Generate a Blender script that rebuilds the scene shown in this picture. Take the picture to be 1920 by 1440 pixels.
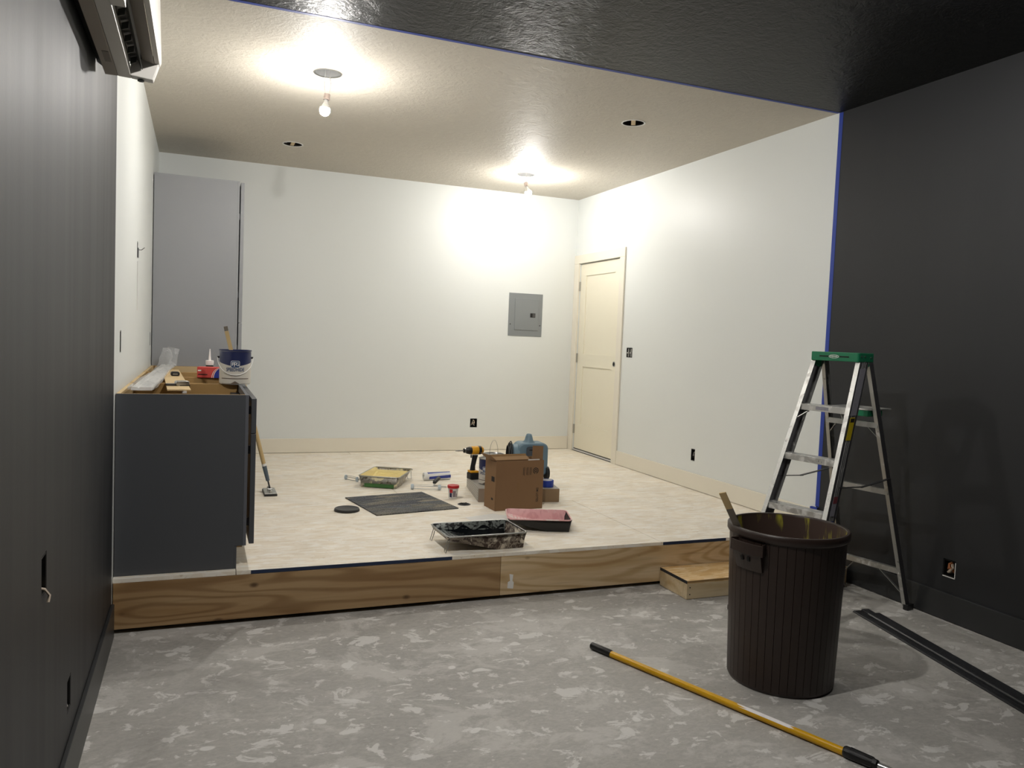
import bpy, bmesh, math, random
from mathutils import Vector, Matrix
random.seed(7)
for o in list(bpy.data.objects): bpy.data.objects.remove(o)
SC = bpy.context.scene
C = SC.collection
PI = math.pi
# ------------------------------------------------------------------ camera, world, exposure
F_PX = 1472.46
cam = bpy.data.cameras.new('camera'); cam.sensor_fit = 'HORIZONTAL'; cam.sensor_width = 36.0
cam.lens = F_PX / 1920 * 36.0; cam.clip_start = 0.02; cam.clip_end = 100
cam_o = bpy.data.objects.new('camera', cam); C.objects.link(cam_o)
fw = Vector((0.37159354, 0.92670584, -0.0559868)); rt = Vector((0.9282541, -0.36980819, 0.03982759)); up = Vector((-0.01620408, 0.06676965, 0.99763683))
M4 = Matrix.Identity(4)
for i in range(3):
    M4[i][0] = rt[i]; M4[i][1] = up[i]; M4[i][2] = -fw[i]
M4[0][3], M4[1][3], M4[2][3] = 0.0, 0.0, 1.4495
cam_o.matrix_world = M4
SC.camera = cam_o
w = bpy.data.worlds.new('world'); SC.world = w; w.use_nodes = True
w.node_tree.nodes['Background'].inputs[0].default_value = (0.02, 0.02, 0.022, 1)
w.node_tree.nodes['Background'].inputs[1].default_value = 1.0
SC.view_settings.view_transform = 'Standard'; SC.view_settings.look = 'None'
SC.view_settings.gamma = 1.0; SC.view_settings.use_curve_mapping = False
SC.view_settings.exposure = 0.95
BULB = 650.0            # radiance of a bare bulb
BULB_COL = (1.0, 0.97, 0.925)

# ------------------------------------------------------------------ room numbers (metres)
XL, XR, YB, YR, H = -0.355, 3.86, 7.865, -2.4, 3.012
ZP, YF, YC = 0.262, 4.016, 4.09           # platform top, platform front edge, paint boundary

# ------------------------------------------------------------------ materials
def lin(h):
    if isinstance(h, str):
        h = h.lstrip('#'); v = [int(h[i:i+2], 16)/255 for i in (0, 2, 4)]
        return tuple((c/12.92 if c <= .04045 else ((c+.055)/1.055)**2.4) for c in v)
    return tuple(h)
class NT:
    def __init__(s, name):
        s.m = bpy.data.materials.new(name); s.m.use_nodes = True
        s.n = s.m.node_tree.nodes; s.l = s.m.node_tree.links
        s.b = s.n['Principled BSDF']
        s.tc = s.n.new('ShaderNodeTexCoord')
    def node(s, t, **kw):
        n = s.n.new(t)
        for k, v in kw.items():
            if k in n.inputs: s.put(n.inputs[k], v)
            else: setattr(n, k, v)
        return n
    def put(s, sock, v):
        if hasattr(v, 'is_output') or isinstance(v, bpy.types.NodeSocket): s.l.new(v, sock)
        else: sock.default_value = v
    def coords(s, scale=(1, 1, 1), rot=(0, 0, 0)):
        mp = s.n.new('ShaderNodeMapping'); s.l.new(s.tc.outputs['Object'], mp.inputs[0])
        mp.inputs['Scale'].default_value = scale; mp.inputs['Rotation'].default_value = rot
        return mp.outputs[0]
    def noise(s, scale, detail=3, rough=.5, dist=0, co=None):
        n = s.n.new('ShaderNodeTexNoise'); s.l.new(co or s.tc.outputs['Object'], n.inputs['Vector'])
        n.inputs['Scale'].default_value = scale; n.inputs['Detail'].default_value = detail
        n.inputs['Roughness'].default_value = rough; n.inputs['Distortion'].default_value = dist
        return n.outputs[0]
    def voro(s, scale, co=None, feature='F1', out='Distance', rnd=1):
        n = s.n.new('ShaderNodeTexVoronoi'); n.feature = feature; s.l.new(co or s.tc.outputs['Object'], n.inputs['Vector'])
        n.inputs['Scale'].default_value = scale; n.inputs['Randomness'].default_value = rnd
        return n.outputs[out]
    def ramp(s, fac, *stops):
        n = s.n.new('ShaderNodeValToRGB'); s.l.new(fac, n.inputs[0]); e = n.color_ramp.elements
        while len(e) < len(stops): e.new(.5)
        for el, (p, c) in zip(e, stops):
            el.position = p; el.color = (c, c, c, 1) if isinstance(c, (int, float)) else (*lin(c), 1)
        return n.outputs[0]
    def mix(s, fac, a, b, mode='MIX'):
        n = s.n.new('ShaderNodeMix'); n.data_type = 'RGBA'; n.blend_type = mode
        s.put(n.inputs[0], fac)
        for k, v in ((6, a), (7, b)):
            s.put(n.inputs[k], v if isinstance(v, bpy.types.NodeSocket) else (*lin(v), 1))
        return n.outputs[2]
    def math(s, op, a, b):
        n = s.n.new('ShaderNodeMath'); n.operation = op; s.put(n.inputs[0], a); s.put(n.inputs[1], b); return n.outputs[0]
    def bump(s, hgt, strength=.3, dist=.002):
        n = s.n.new('ShaderNodeBump'); s.l.new(hgt, n.inputs['Height']); n.inputs['Strength'].default_value = strength
        n.inputs['Distance'].default_value = dist; s.l.new(n.outputs[0], s.b.inputs['Normal'])
    def fin(s, col, rough=.5, metal=0., spec=.5):
        s.put(s.b.inputs['Base Color'], col if isinstance(col, bpy.types.NodeSocket) else (*lin(col), 1))
        s.put(s.b.inputs['Roughness'], rough); s.b.inputs['Metallic'].default_value = metal
        s.b.inputs['Specular IOR Level'].default_value = spec
        return s.m
MATS = {}
def mat(name, col, rough=.5, metal=0., spec=.5, var=.06, vs=9, bump=0., bs=60):
    if name in MATS: return MATS[name]
    t = NT(name); c = lin(col)
    lo = tuple(max(0, x*(1-var)) for x in c); hi = tuple(min(1, x*(1+var)) for x in c)
    cc = t.mix(t.noise(vs, 3), lo, hi)
    if bump: t.bump(t.noise(bs, 4), bump, .002)
    MATS[name] = t.fin(cc, rough, metal, spec); return MATS[name]

def m_concrete():
    t = NT('concrete')
    base = t.ramp(t.noise(.9, 6, .62, .3), (.3, '#9a9792'), (.5, '#aca9a3'), (.72, '#b9b6b1'))
    fine = t.ramp(t.noise(34, 6, .7, .8, t.coords((1, 1.6, 1), (0, 0, .2))), (.32, .84), (.68, 1.10))
    c = t.mix(1.0, base, fine, 'MULTIPLY')
    big = t.ramp(t.noise(2.7, 9, .72, .5, t.coords((1, 1.3, 1), (0, 0, .4))), (.51, 0.), (.58, 1.))
    c = t.mix(t.math('MULTIPLY', big, .5), c, '#cfccc7')
    mid = t.ramp(t.noise(7.5, 7, .64, .55, t.coords((1, 1.35, 1), (0, 0, .7))), (.57, 0.), (.60, 1.))
    c = t.mix(t.math('MULTIPLY', mid, .7), c, '#dcdad6')
    wob = t.n.new('ShaderNodeMix'); wob.data_type = 'VECTOR'; wob.inputs[0].default_value = .12
    nz = t.n.new('ShaderNodeTexNoise'); nz.inputs['Scale'].default_value = 6; t.l.new(t.tc.outputs['Object'], nz.inputs['Vector'])
    t.l.new(t.coords((1, 1.4, 1), (0, 0, -.4)), wob.inputs[4]); t.l.new(nz.outputs['Color'], wob.inputs[5])
    f3 = t.ramp(t.voro(4.2, wob.outputs[1]), (.085, 1.), (.115, 0.))
    c = t.mix(t.math('MULTIPLY', f3, .75), c, '#e0deda')
    f4 = t.ramp(t.voro(12, wob.outputs[1]), (.06, 1.), (.11, 0.))
    c = t.mix(t.math('MULTIPLY', f4, .6), c, '#d8d6d1')
    d1 = t.ramp(t.noise(1.7, 7, .65, .6, t.coords((1, 1, 1), (0, 0, 1))), (.54, 0.), (.72, 1.))
    c = t.mix(t.math('MULTIPLY', d1, .45), c, '#75726d')
    sp = t.ramp(t.voro(7, t.coords((1, 1, 1), (.3, 0, 2))), (.015, 1.), (.03, 0.))
    c = t.mix(t.math('MULTIPLY', sp, .6), c, '#4e4b47')
    t.bump(t.noise(40, 5, .6), .2, .002)
    return t.fin(c, .62)
def m_osb(name, a, b, cc, dark, k, rgh=.7):
    t = NT(name)
    v1 = t.voro(11, t.coords((1, 4.2, 1), (0, 0, .5)), out='Color')
    v2 = t.voro(14, t.coords((1, 3.6, 1), (0, 0, -.8)), out='Color')
    bw = t.n.new('ShaderNodeRGBToBW'); t.l.new(v1, bw.inputs[0]); bw2 = t.n.new('ShaderNodeRGBToBW'); t.l.new(v2, bw2.inputs[0])
    f = t.math('MULTIPLY', t.math('ADD', bw.outputs[0], bw2.outputs[0]), .5)
    c = t.ramp(f, (.2, a), (.5, b), (.8, cc))
    n = t.ramp(t.noise(3.0, 5, .6, .5), (.3, .90), (.7, 1.04)); c = t.mix(1., c, n, 'MULTIPLY')
    fl = t.ramp(t.noise(20, 5, .6, 2.0, t.coords((1, 2.4, 1), (0, 0, .3))), (.62, 0.), (.68, 1.))
    c = t.mix(t.math('MULTIPLY', fl, k), c, dark)
    t.bump(t.noise(30, 4, .6, 1., t.coords((1, 3, 1), (0, 0, .4))), .12, .002)
    return t.fin(c, rgh)
def m_pine(name, a='#dbc49f', b='#bb9d70', kn='#6d4f2e', sc=(1, 1, 1)):
    t = NT(name)
    n0 = t.noise(1.5, 1.6, .45, .25, t.coords((.42*sc[0], 1, 2.6*sc[2])))
    sn = t.n.new('ShaderNodeMath'); sn.operation = 'SINE'; t.l.new(t.math('MULTIPLY', n0, 95.), sn.inputs[0])
    c = t.mix(t.ramp(t.math('MULTIPLY', t.math('ADD', sn.outputs[0], 1.), .5), (.45, 0.), (.98, .75)), a, b)
    c = t.mix(t.ramp(t.noise(2.2, 4, .6, 0, t.coords((.5, 2, 4))), (.35, 0.), (.7, 1.)), c, t.mix(1., c, '#e3d4bd', 'MULTIPLY'))
    k = t.voro(4.2, t.coords((1.0, 1, 1.7), (0, 0, 0)))
    c = t.mix(t.math('MULTIPLY', t.ramp(k, (.05, 1.), (.12, 0.)), .85), c, kn)
    c = t.mix(t.math('MULTIPLY', t.ramp(t.noise(60, 3, .5, 0, t.coords((.05, 1, 1))), (.55, 0.), (.75, 1.)), .25), c, '#6f5636')
    return t.fin(c, .6)
def m_wall(name, col, rough, stripes=.0, bump=.12, spec=.5):
    t = NT(name); c = lin(col)
    cc = t.mix(t.noise(.8, 3), tuple(x*.97 for x in c), tuple(min(1, x*1.02) for x in c))
    hgt = t.noise(70, 4, .6)
    if stripes:
        s_ = t.noise(9, 2, .5, 0, t.coords((1, 1, .03)))
        r = t.ramp(s_, (.3, max(0, rough-.025)), (.7, rough+.03))
        t.bump(hgt, bump, .002); return t.fin(cc, r, 0, spec)
    t.bump(hgt, bump, .002); return t.fin(cc, rough, 0, spec)
def m_ceil(name, col, rough, bump, spec=.5):
    t = NT(name); c = lin(col)
    n1 = t.noise(11, 5, .62, 2.2); n2 = t.noise(38, 3, .5, 1.0)
    hh = t.math('ADD', n1, t.math('MULTIPLY', n2, .4))
    t.bump(hh, bump, .012)
    cc = t.mix(t.ramp(n1, (.35, 0.), (.65, 1.)), tuple(x*.965 for x in c), tuple(min(1, x*1.02) for x in c))
    return t.fin(cc, rough, 0, spec)
def m_carpet():
    t = NT('carpet_tile')
    blk = t.voro(6.5, t.coords((.7, 2.6, 1)), out='Color'); bw = t.n.new('ShaderNodeRGBToBW'); t.l.new(blk, bw.inputs[0])
    c = t.ramp(bw.outputs[0], (.15, '#63666b'), (.45, '#7f7d78'), (.6, '#948e80'), (.85, '#6f7276'))
    f = t.ramp(t.noise(120, 2, .6), (.3, .35), (.7, 1.35)); c = t.mix(1., c, f, 'MULTIPLY')
    f = t.ramp(t.noise(14, 3, .6, 0, t.coords((.5, 3, 1))), (.35, .7), (.65, 1.15)); c = t.mix(1., c, f, 'MULTIPLY')
    t.bump(t.noise(220, 2), .6, .004)
    return t.fin(c, .95, 0, .1)
def m_crust(name, base, metal, spots, thr=(.50, .56), scale=30, rough=.35, z2=None):
    t = NT(name)
    f = t.ramp(t.noise(scale, 6, .65, .8), (thr[0], 0.), (thr[1], 1.))
    f2 = t.ramp(t.noise(scale*.5, 5, .6, .5, t.coords((1, 1, 1), (1, 2, 3))), (.55, 0.), (.62, 1.))
    c = t.mix(f, base, spots[0]); c = t.mix(f2, c, spots[1])
    mm = t.math('MULTIPLY', t.math('SUBTRACT', 1., t.math('MAXIMUM', f, f2)), metal)
    t.l.new(mm, t.b.inputs['Metallic'])
    t.bump(t.noise(scale, 5), .2, .003)
    t.put(t.b.inputs['Base Color'], c); t.b.inputs['Roughness'].default_value = rough
    return t.m
def m_alu(name, col='#b9b9b6', rough=.38, spots=.55, sc=25, k=.6):
    t = NT(name)
    f = t.ramp(t.noise(sc, 5, .7, .5), (spots, 0.), (spots+.07, 1.))
    c = t.mix(t.math('MULTIPLY', f, k), col, '#dcdad5')
    c = t.mix(t.math('MULTIPLY', t.ramp(t.noise(sc*2.2, 3, .6), (.66, 0.), (.7, 1.)), k), c, '#5a5a58')
    t.put(t.b.inputs['Metallic'], t.math('SUBTRACT', .85, t.math('MULTIPLY', f, .75)))
    t.put(t.b.inputs['Base Color'], c); t.b.inputs['Roughness'].default_value = rough
    return t.m
def m_trash_in():
    t = NT('bin_inside')
    st = t.noise(16, 4, .6, .3, t.coords((1, 1, .18)))
    f = t.ramp(st, (.52, 0.), (.60, 1.))
    msk = t.ramp(t.noise(4.5, 2), (.44, 0.), (.56, 1.))
    c = t.mix(t.math('MULTIPLY', f, msk), '#4a3a33', '#b5ad3c')
    return t.fin(c, .5)
def m_plastic():
    t = NT('clear_wrap')
    t.bump(t.noise(9, 3, .5, 1.0, t.coords((2, .5, 1))), .7, .015)
    t.b.inputs['Alpha'].default_value = 1
    f = t.ramp(t.noise(7, 3, .5, 1.0, t.coords((2, .5, 1))), (.4, .22), (.65, .62))
    t.l.new(f, t.b.inputs['Alpha'])
    return t.fin('#d9dadb', .16, 0, .7)
def m_emit(name, col, s):
    m = bpy.data.materials.new(name); m.use_nodes = True; n = m.node_tree.nodes; n.clear()
    e = n.new('ShaderNodeEmission'); e.inputs[0].default_value = (*col, 1); e.inputs[1].default_value = s
    o = n.new('ShaderNodeOutputMaterial'); m.node_tree.links.new(e.outputs[0], o.inputs[0]); return m

W_WHITE = m_wall('white_wall_paint', '#e2e5e3', .45)
W_DARK = m_wall('charcoal_wall_paint', '#292a2c', .52, stripes=1, bump=.10, spec=.35)
CEIL_W = m_ceil('white_textured_ceiling', '#c9c2b5', .6, .45)
CEIL_D = m_ceil('black_textured_ceiling', '#121315', .42, .5, .22)
CONC = m_concrete()
OSB = m_osb('painted_subfloor', '#ebdfca', '#f4ebdb', '#faf5eb', '#c9b69b', .6)
OSB2 = m_osb('raw_strand_board', '#d2a96e', '#dfbd88', '#e8cda2', '#a87e48', .6)
PINE = m_pine('pine_board'); PINE3 = m_pine('darkened_brown_pine_board', '#b0926a', '#8c6c46', '#4f371f'); PINE2 = m_pine('pale_pine', '#d6c6a6', '#cbb793', '#8a6a44', (1, 1, 1))
CREAM = mat('cream_trim_paint', '#e8e2d3', .38, var=.01)
DOORP = mat('cream_door_paint', '#ece6d2', .35, var=.01)
BASED = mat('charcoal_trim_paint', '#2e2f30', .4, var=.04)
TAPEB = mat('blue_masking_tape', '#1f3c9c', .55, var=.08, bump=.1)
NAVY = mat('navy_edge_paint', '#1c2c4a', .5, var=.15, vs=25)
CARPET = m_carpet()
GREYP = mat('darkened_grey_cabinet_panel', '#4b4d51', .42, var=.015)  # base panels set darker than the pantry to carry their dimmer light
GREYT = mat('lightened_grey_pantry_panel', '#999b9f', .42, var=.015)  # grey lightened in colour to carry the brighter light on the pantry
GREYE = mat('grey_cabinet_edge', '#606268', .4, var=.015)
BROWNP = mat('brown_plywood_interior', '#a5834f', .55, var=.08, vs=5)
PALEW = mat('pale_plywood', '#d3b98c', .55, var=.06, vs=5)
BLACKP = mat('black_plastic', '#151515', .42, var=.1)
DKHOLE = mat('dark_void', '#0b0a09', .8, var=.1)
STEEL = mat('brushed_steel', '#b7b7b5', .3, 1., var=.05)
GALV = mat('galvanised_can', '#9a9b9d', .28, 1., var=.15, vs=30)
PANELG = mat('panel_grey_enamel', '#84888a', .4, var=.02)
KRAFT = mat('kraft_cardboard', '#866646', .75, var=.04, vs=6)
KRAFTD = mat('kraft_cardboard_inside', '#8a6a44', .8, var=.05)
INK = mat('black_print', '#1d1712', .7, var=.05)
WHITE = mat('white_plastic', '#e4e3e0', .35, var=.02)
WHITEP = mat('white_paper', '#e9e7e2', .7, var=.02)
NAVYL = mat('navy_label', '#1b2450', .4, var=.05)
TEXTB = mat('label_blue_print', '#22406b', .5, var=.02)
SILVL = mat('silver_label', '#cfcac0', .4, var=.02)
BRONZE = mat('bronze_band', '#6d6156', .4, var=.05)
YELLOW = mat('yellow_fibreglass', '#d9a514', .3, var=.06, vs=20)
YTOOL = mat('yellow_tool_plastic', '#e0a11a', .4, var=.03)
RED = mat('red_plastic', '#c4242b', .35, var=.04)
REDB = mat('red_carton', '#c9463f', .5, var=.05)
BLUEC = mat('blue_carton', '#1d2c86', .5, var=.05)
BIN = mat('brown_bin_plastic', '#30241f', .42, var=.1, vs=12, bump=.05, bs=120)
BIN_IN = m_trash_in()
GREENL = mat('green_ladder_plastic', '#12714c', .42, var=.1, vs=25)
ALU = m_alu('paint_flecked_aluminium', '#cbcbc8', .42, .50, 25, .75); ALU2 = m_alu('worn_aluminium', '#b9b9b5', .4, .58, 18, .6)
ALUD = m_alu('dull_rail_web', '#77777a', .42, .70, 20, .4)
STEELD = mat('dark_steel', '#4a4a4d', .4, .8, var=.1)
BLUEG = mat('blue_grey_plastic', '#6d8694', .45, var=.05)
BLUEGD = mat('dark_slate_label', '#474d55', .5, var=.05)
SLEEVE = mat('blue_sleeve_film', '#22358c', .3, var=.1)
GREY = mat('grey_wrap', '#a8a39b', .5, var=.08, vs=14, bump=.3, bs=25)
BROWNW = mat('brown_tape_wrap', '#8c7355', .32, var=.15, vs=7, bump=.3, bs=18)
STICK = mat('bare_stick_wood', '#c2a878', .6, var=.08)
STICKG = mat('grey_dipped_wood', '#6f675b', .6, var=.15, vs=20)
GREENP = mat('green_paint_stripe', '#3d6b35', .5, var=.1)
CREAMP = mat('wet_cream_paint', '#f0dd9b', .3, var=.03)
BLACKPAINT = mat('wet_black_paint', '#101418', .22, var=.1)
PINKP = mat('pink_paint', '#e3a9ab', .45, var=.1, vs=18)
CRUST_Y = m_crust('tray_metal_cream_spill', '#9b978d', .7, ('#4e4538', '#d9cfa8'), (.52, .6), 26)
CRUST_B = m_crust('tray_metal_brown_crust', '#8d8478', .6, ('#3a2820', '#c9bfae'), (.46, .53), 34)
CRUST_K = m_crust('black_splattered_tray', '#8f948f', .3, ('#0e0f10', '#0e0f10'), (.50, .54), 34, .4)
CRUST_P = m_crust('pink_splattered_liner', '#e8b6b6', 0., ('#dba3a4', '#ead9d4'), (.5, .6), 20, .45)
PLAST = m_plastic()
ACW = mat('white_unit_plastic', '#cfccc6', .4, var=.03, bump=.04)
ACG = mat('brown_grey_unit_underside', '#8f867b', .45, var=.05)  # browner and darker than the white unit plastic
ACD = mat('dark_unit_vane', '#4a4c48', .5, var=.08)
LBLG = mat('grey_warning_label', '#8d8c94', .5, var=.2, vs=60)
LBLY = mat('yellow_caution_label', '#c9b218', .45, var=.2, vs=60)
LBLB = mat('blue_logo_label', '#20307c', .45, var=.05)
GLOW = m_emit('lit_bulb', BULB_COL, BULB)

# ------------------------------------------------------------------ mesh builder
class MB:
    def __init__(s): s.v, s.f, s.m = [], [], []
    def add(s, vs, fs, mi=0):
        k = len(s.v); s.v += [tuple(v) for v in vs]
        for f in fs: s.f.append([k+i for i in f]); s.m.append(mi)
        return s
    def box(s, x0, x1, y0, y1, z0, z1, mi=0):
        return s.add([(x0,y0,z0),(x1,y0,z0),(x1,y1,z0),(x0,y1,z0),(x0,y0,z1),(x1,y0,z1),(x1,y1,z1),(x0,y1,z1)],
            [(0,3,2,1),(4,5,6,7),(0,1,5,4),(1,2,6,5),(2,3,7,6),(3,0,4,7)], mi)
    def loft(s, secs, mi=0, caps=True, closed=True):
        n = len(secs[0]); vs = [p for q in secs for p in q]; fs = []
        for k in range(len(secs)-1):
            for i in range(n if closed else n-1):
                j = (i+1) % n; fs.append((k*n+i, k*n+j, (k+1)*n+j, (k+1)*n+i))
        if caps: fs.append(tuple(reversed(range(n)))); fs.append(tuple((len(secs)-1)*n+i for i in range(n)))
        return s.add(vs, fs, mi)
    def bar(s, p0, p1, wx, wz, upv=(0, 0, 1), mi=0):
        p0, p1 = Vector(p0), Vector(p1); d = (p1-p0).normalized(); u = Vector(upv)
        a = d.cross(u)
        if a.length < 1e-4: a = d.cross(Vector((1, 0, 0)))
        a.normalize(); b = a.cross(d)
        ring = lambda p: [p+a*wx/2*i+b*wz/2*j for i, j in ((-1,-1),(1,-1),(1,1),(-1,1))]
        return s.loft([ring(p0), ring(p1)], mi)
    def tube(s, pts, r, seg=8, mi=0, closed=False, caps=True):
        pts = [Vector(p) for p in pts]; n = len(pts); secs = []; prev = None
        for i, p in enumerate(pts):
            if closed: d = pts[(i+1) % n]-pts[i-1]
            else: d = pts[min(i+1, n-1)]-pts[max(i-1, 0)]
            d.normalize()
            if prev is None:
                a = d.cross(Vector((0, 0, 1)))
                if a.length < 1e-3: a = d.cross(Vector((1, 0, 0)))
            else: a = prev-d*prev.dot(d)
            a.normalize(); prev = a; b = d.cross(a)
            rr = r[i] if isinstance(r, (list, tuple)) else r
            secs.append([p+a*rr*math.cos(2*PI*k/seg)+b*rr*math.sin(2*PI*k/seg) for k in range(seg)])
        if closed: secs.append(secs[0]); caps = False
        return s.loft(secs, mi, caps)
    def lathe(s, prof, seg=32, c=(0, 0, 0), mi=0, caps=True):
        secs = [[(c[0]+r*math.cos(2*PI*k/seg), c[1]+r*math.sin(2*PI*k/seg), c[2]+z) for k in range(seg)] for r, z in prof]
        return s.loft(secs, mi, caps)
    def prism(s, poly, ax, a0, a1, mi=0):
        def P(u, v, a): return {0: (a, u, v), 1: (u, a, v), 2: (u, v, a)}[ax]
        return s.loft([[P(u, v, a0) for u, v in poly], [P(u, v, a1) for u, v in poly]], mi)
    def xf(s, M):
        s.v = [tuple(M @ Vector(v)) for v in s.v]; return s
    def build(s, name, mats, parent=None, smooth=0., bevel=0., solid=0.):
        me = bpy.data.meshes.new(name); me.from_pydata(s.v, [], s.f)
        if not isinstance(mats, (list, tuple)): mats = [mats]
        for m in mats: me.materials.append(m)
        me.polygons.foreach_set('material_index', s.m)
        bm = bmesh.new(); bm.from_mesh(me); bmesh.ops.remove_doubles(bm, verts=bm.verts, dist=1e-6)
        bmesh.ops.recalc_face_normals(bm, faces=bm.faces); bm.to_mesh(me); bm.free()
        if smooth:
            me.polygons.foreach_set('use_smooth', [True]*len(me.polygons)); me.set_sharp_from_angle(angle=smooth)
        o = bpy.data.objects.new(name, me); C.objects.link(o); o.parent = parent
        if solid:
            md = o.modifiers.new('solid', 'SOLIDIFY'); md.thickness = solid; md.offset = 0
        if bevel:
            md = o.modifiers.new('bevel', 'BEVEL'); md.width = bevel; md.segments = 2; md.limit_method = 'ANGLE'; md.angle_limit = .7
        return o
def tag(o, label, cat, group=None, kind=None):
    o['label'] = label; o['category'] = cat
    if group: o['group'] = group
    if kind: o['kind'] = kind
    return o
def thing(name, label, cat, loc=(0, 0, 0), rz=0., group=None, kind=None, rot=None):
    o = bpy.data.objects.new(name, None); C.objects.link(o); o.location = loc
    o.rotation_euler = rot if rot else (0, 0, rz); o.empty_display_size = .05
    return tag(o, label, cat, group, kind)
def copy_tree(o, parent=None):
    c = o.copy(); C.objects.link(c)
    if parent: c.parent = parent
    for ch in list(o.children): copy_tree(ch, c)
    return c
def textobj(name, body, size, m, parent, fn, sx=1.0, bold=0.):
    cu = bpy.data.curves.new('txt', 'FONT'); cu.body = body; cu.size = size; cu.align_x = 'CENTER'; cu.align_y = 'CENTER'
    cu.offset = bold; cu.resolution_u = 3
    ob = bpy.data.objects.new('txt', cu); C.objects.link(ob)
    dg = bpy.context.evaluated_depsgraph_get(); dg.update()
    me = bpy.data.meshes.new_from_object(ob.evaluated_get(dg))
    bpy.data.objects.remove(ob)
    for v in me.vertices: v.co = fn(v.co.x*sx, v.co.y)
    me.materials.clear(); me.materials.append(m); me.name = name
    o = bpy.data.objects.new(name, me); C.objects.link(o); o.parent = parent
    return o
def rrect(x0, x1, y0, y1, r, n=4):
    pts = []
    for cx, cy, a in ((x1-r, y1-r, 0), (x0+r, y1-r, 90), (x0+r, y0+r, 180), (x1-r, y0+r, 270)):
        for k in range(n+1):
            t = math.radians(a+90*k/n); pts.append((cx+r*math.cos(t), cy+r*math.sin(t)))
    return pts

# ------------------------------------------------------------------ structure
def wall(name, ax, coord, sgn, u0, u1, z0, z1, holes, mats, split=None, depth=.07, label='', thick=.12):
    """ax 0: plane x=coord, u=y; ax 1: plane y=coord, u=x. sgn: outward direction. holes (u0,u1,z0,z1)."""
    mb = MB(); us = sorted({u0, u1, *[h[0] for h in holes], *[h[1] for h in holes], *([split] if split else [])})
    zs = sorted({z0, z1, *[h[2] for h in holes], *[h[3] for h in holes]})
    def P(u, z, d): return (coord+sgn*d, u, z) if ax == 0 else (u, coord+sgn*d, z)
    def mi(u): return 1 if split and u > split else 0
    for i in range(len(us)-1):
        for j in range(len(zs)-1):
            a, b, c, d = us[i], us[i+1], zs[j], zs[j+1]; uc, zc = (a+b)/2, (c+d)/2
            if any(h[0] < uc < h[1] and h[2] < zc < h[3] for h in holes): continue
            mb.add([P(a,c,0),P(b,c,0),P(b,d,0),P(a,d,0)], [(0,1,2,3)], mi(uc))
    for h in holes:
        a, b, c, d = h[:4]; q = [(a,c),(b,c),(b,d),(a,d)]; k = mi((a+b)/2)
        for i in range(4):
            p, r = q[i], q[(i+1) % 4]; mb.add([P(*p,0),P(*r,0),P(*r,depth),P(*p,depth)], [(0,1,2,3)], k)
        mb.add([P(a,c,depth),P(b,c,depth),P(b,d,depth),P(a,d,depth)], [(0,1,2,3)], k)
    q = [(u0,z0),(u1,z0),(u1,z1),(u0,z1)]
    for i in range(4):
        p, r = q[i], q[(i+1) % 4]; mb.add([P(*p,0),P(*r,0),P(*r,thick),P(*p,thick)], [(0,1,2,3)], 0)
    mb.add([P(*p, thick) for p in q], [(0,1,2,3)], 0)
    o = mb.build(name, mats); return tag(o, label, 'wall', kind='structure')

DOOR_Y0, DOOR_Y1, DOOR_T = 6.857, 7.757, ZP+2.045
R_HOLES = [(6.565, 6.675, 1.325, 1.42), (5.468, 5.524, .50, .60), (3.012, 3.09, .243, .337)]
L_HOLES = [(2.225, 2.295, .755, .86), (2.665, 2.735, .25, .355), (5.33, 5.40, 1.86, 1.96), (4.265, 4.335, 1.31, 1.42), (6.80, 6.87, 1.29, 1.40)]
B_HOLES = [(2.692, 2.77, .505, .60)]
wall('wall_right', 0, XR, 1, YR, YB, 0, H, R_HOLES+[(DOOR_Y0, DOOR_Y1, ZP, DOOR_T)], [W_DARK, W_WHITE], 4.07, label='right wall painted charcoal then white beyond the blue tape line')
wall('wall_left', 0, XL, -1, YR, YB, 0, H, L_HOLES, [W_DARK, W_WHITE], 3.99, label='left wall painted charcoal then white beside the cabinets')
wall('wall_back', 1, YB, 1, XL, XR, 0, H, B_HOLES, [W_WHITE], label='white back wall behind the platform with the breaker panel')
wall('wall_rear', 1, YR, -1, XL, XR, 0, H, [], [W_DARK], label='charcoal wall opposite the platform')
o = MB().box(XL-.1, XR+.1, YR-.1, YB+.1, -.1, 0).build('floor', CONC); tag(o, 'bare grey concrete floor mottled with pale paint flakes', 'floor', kind='structure')

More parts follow.
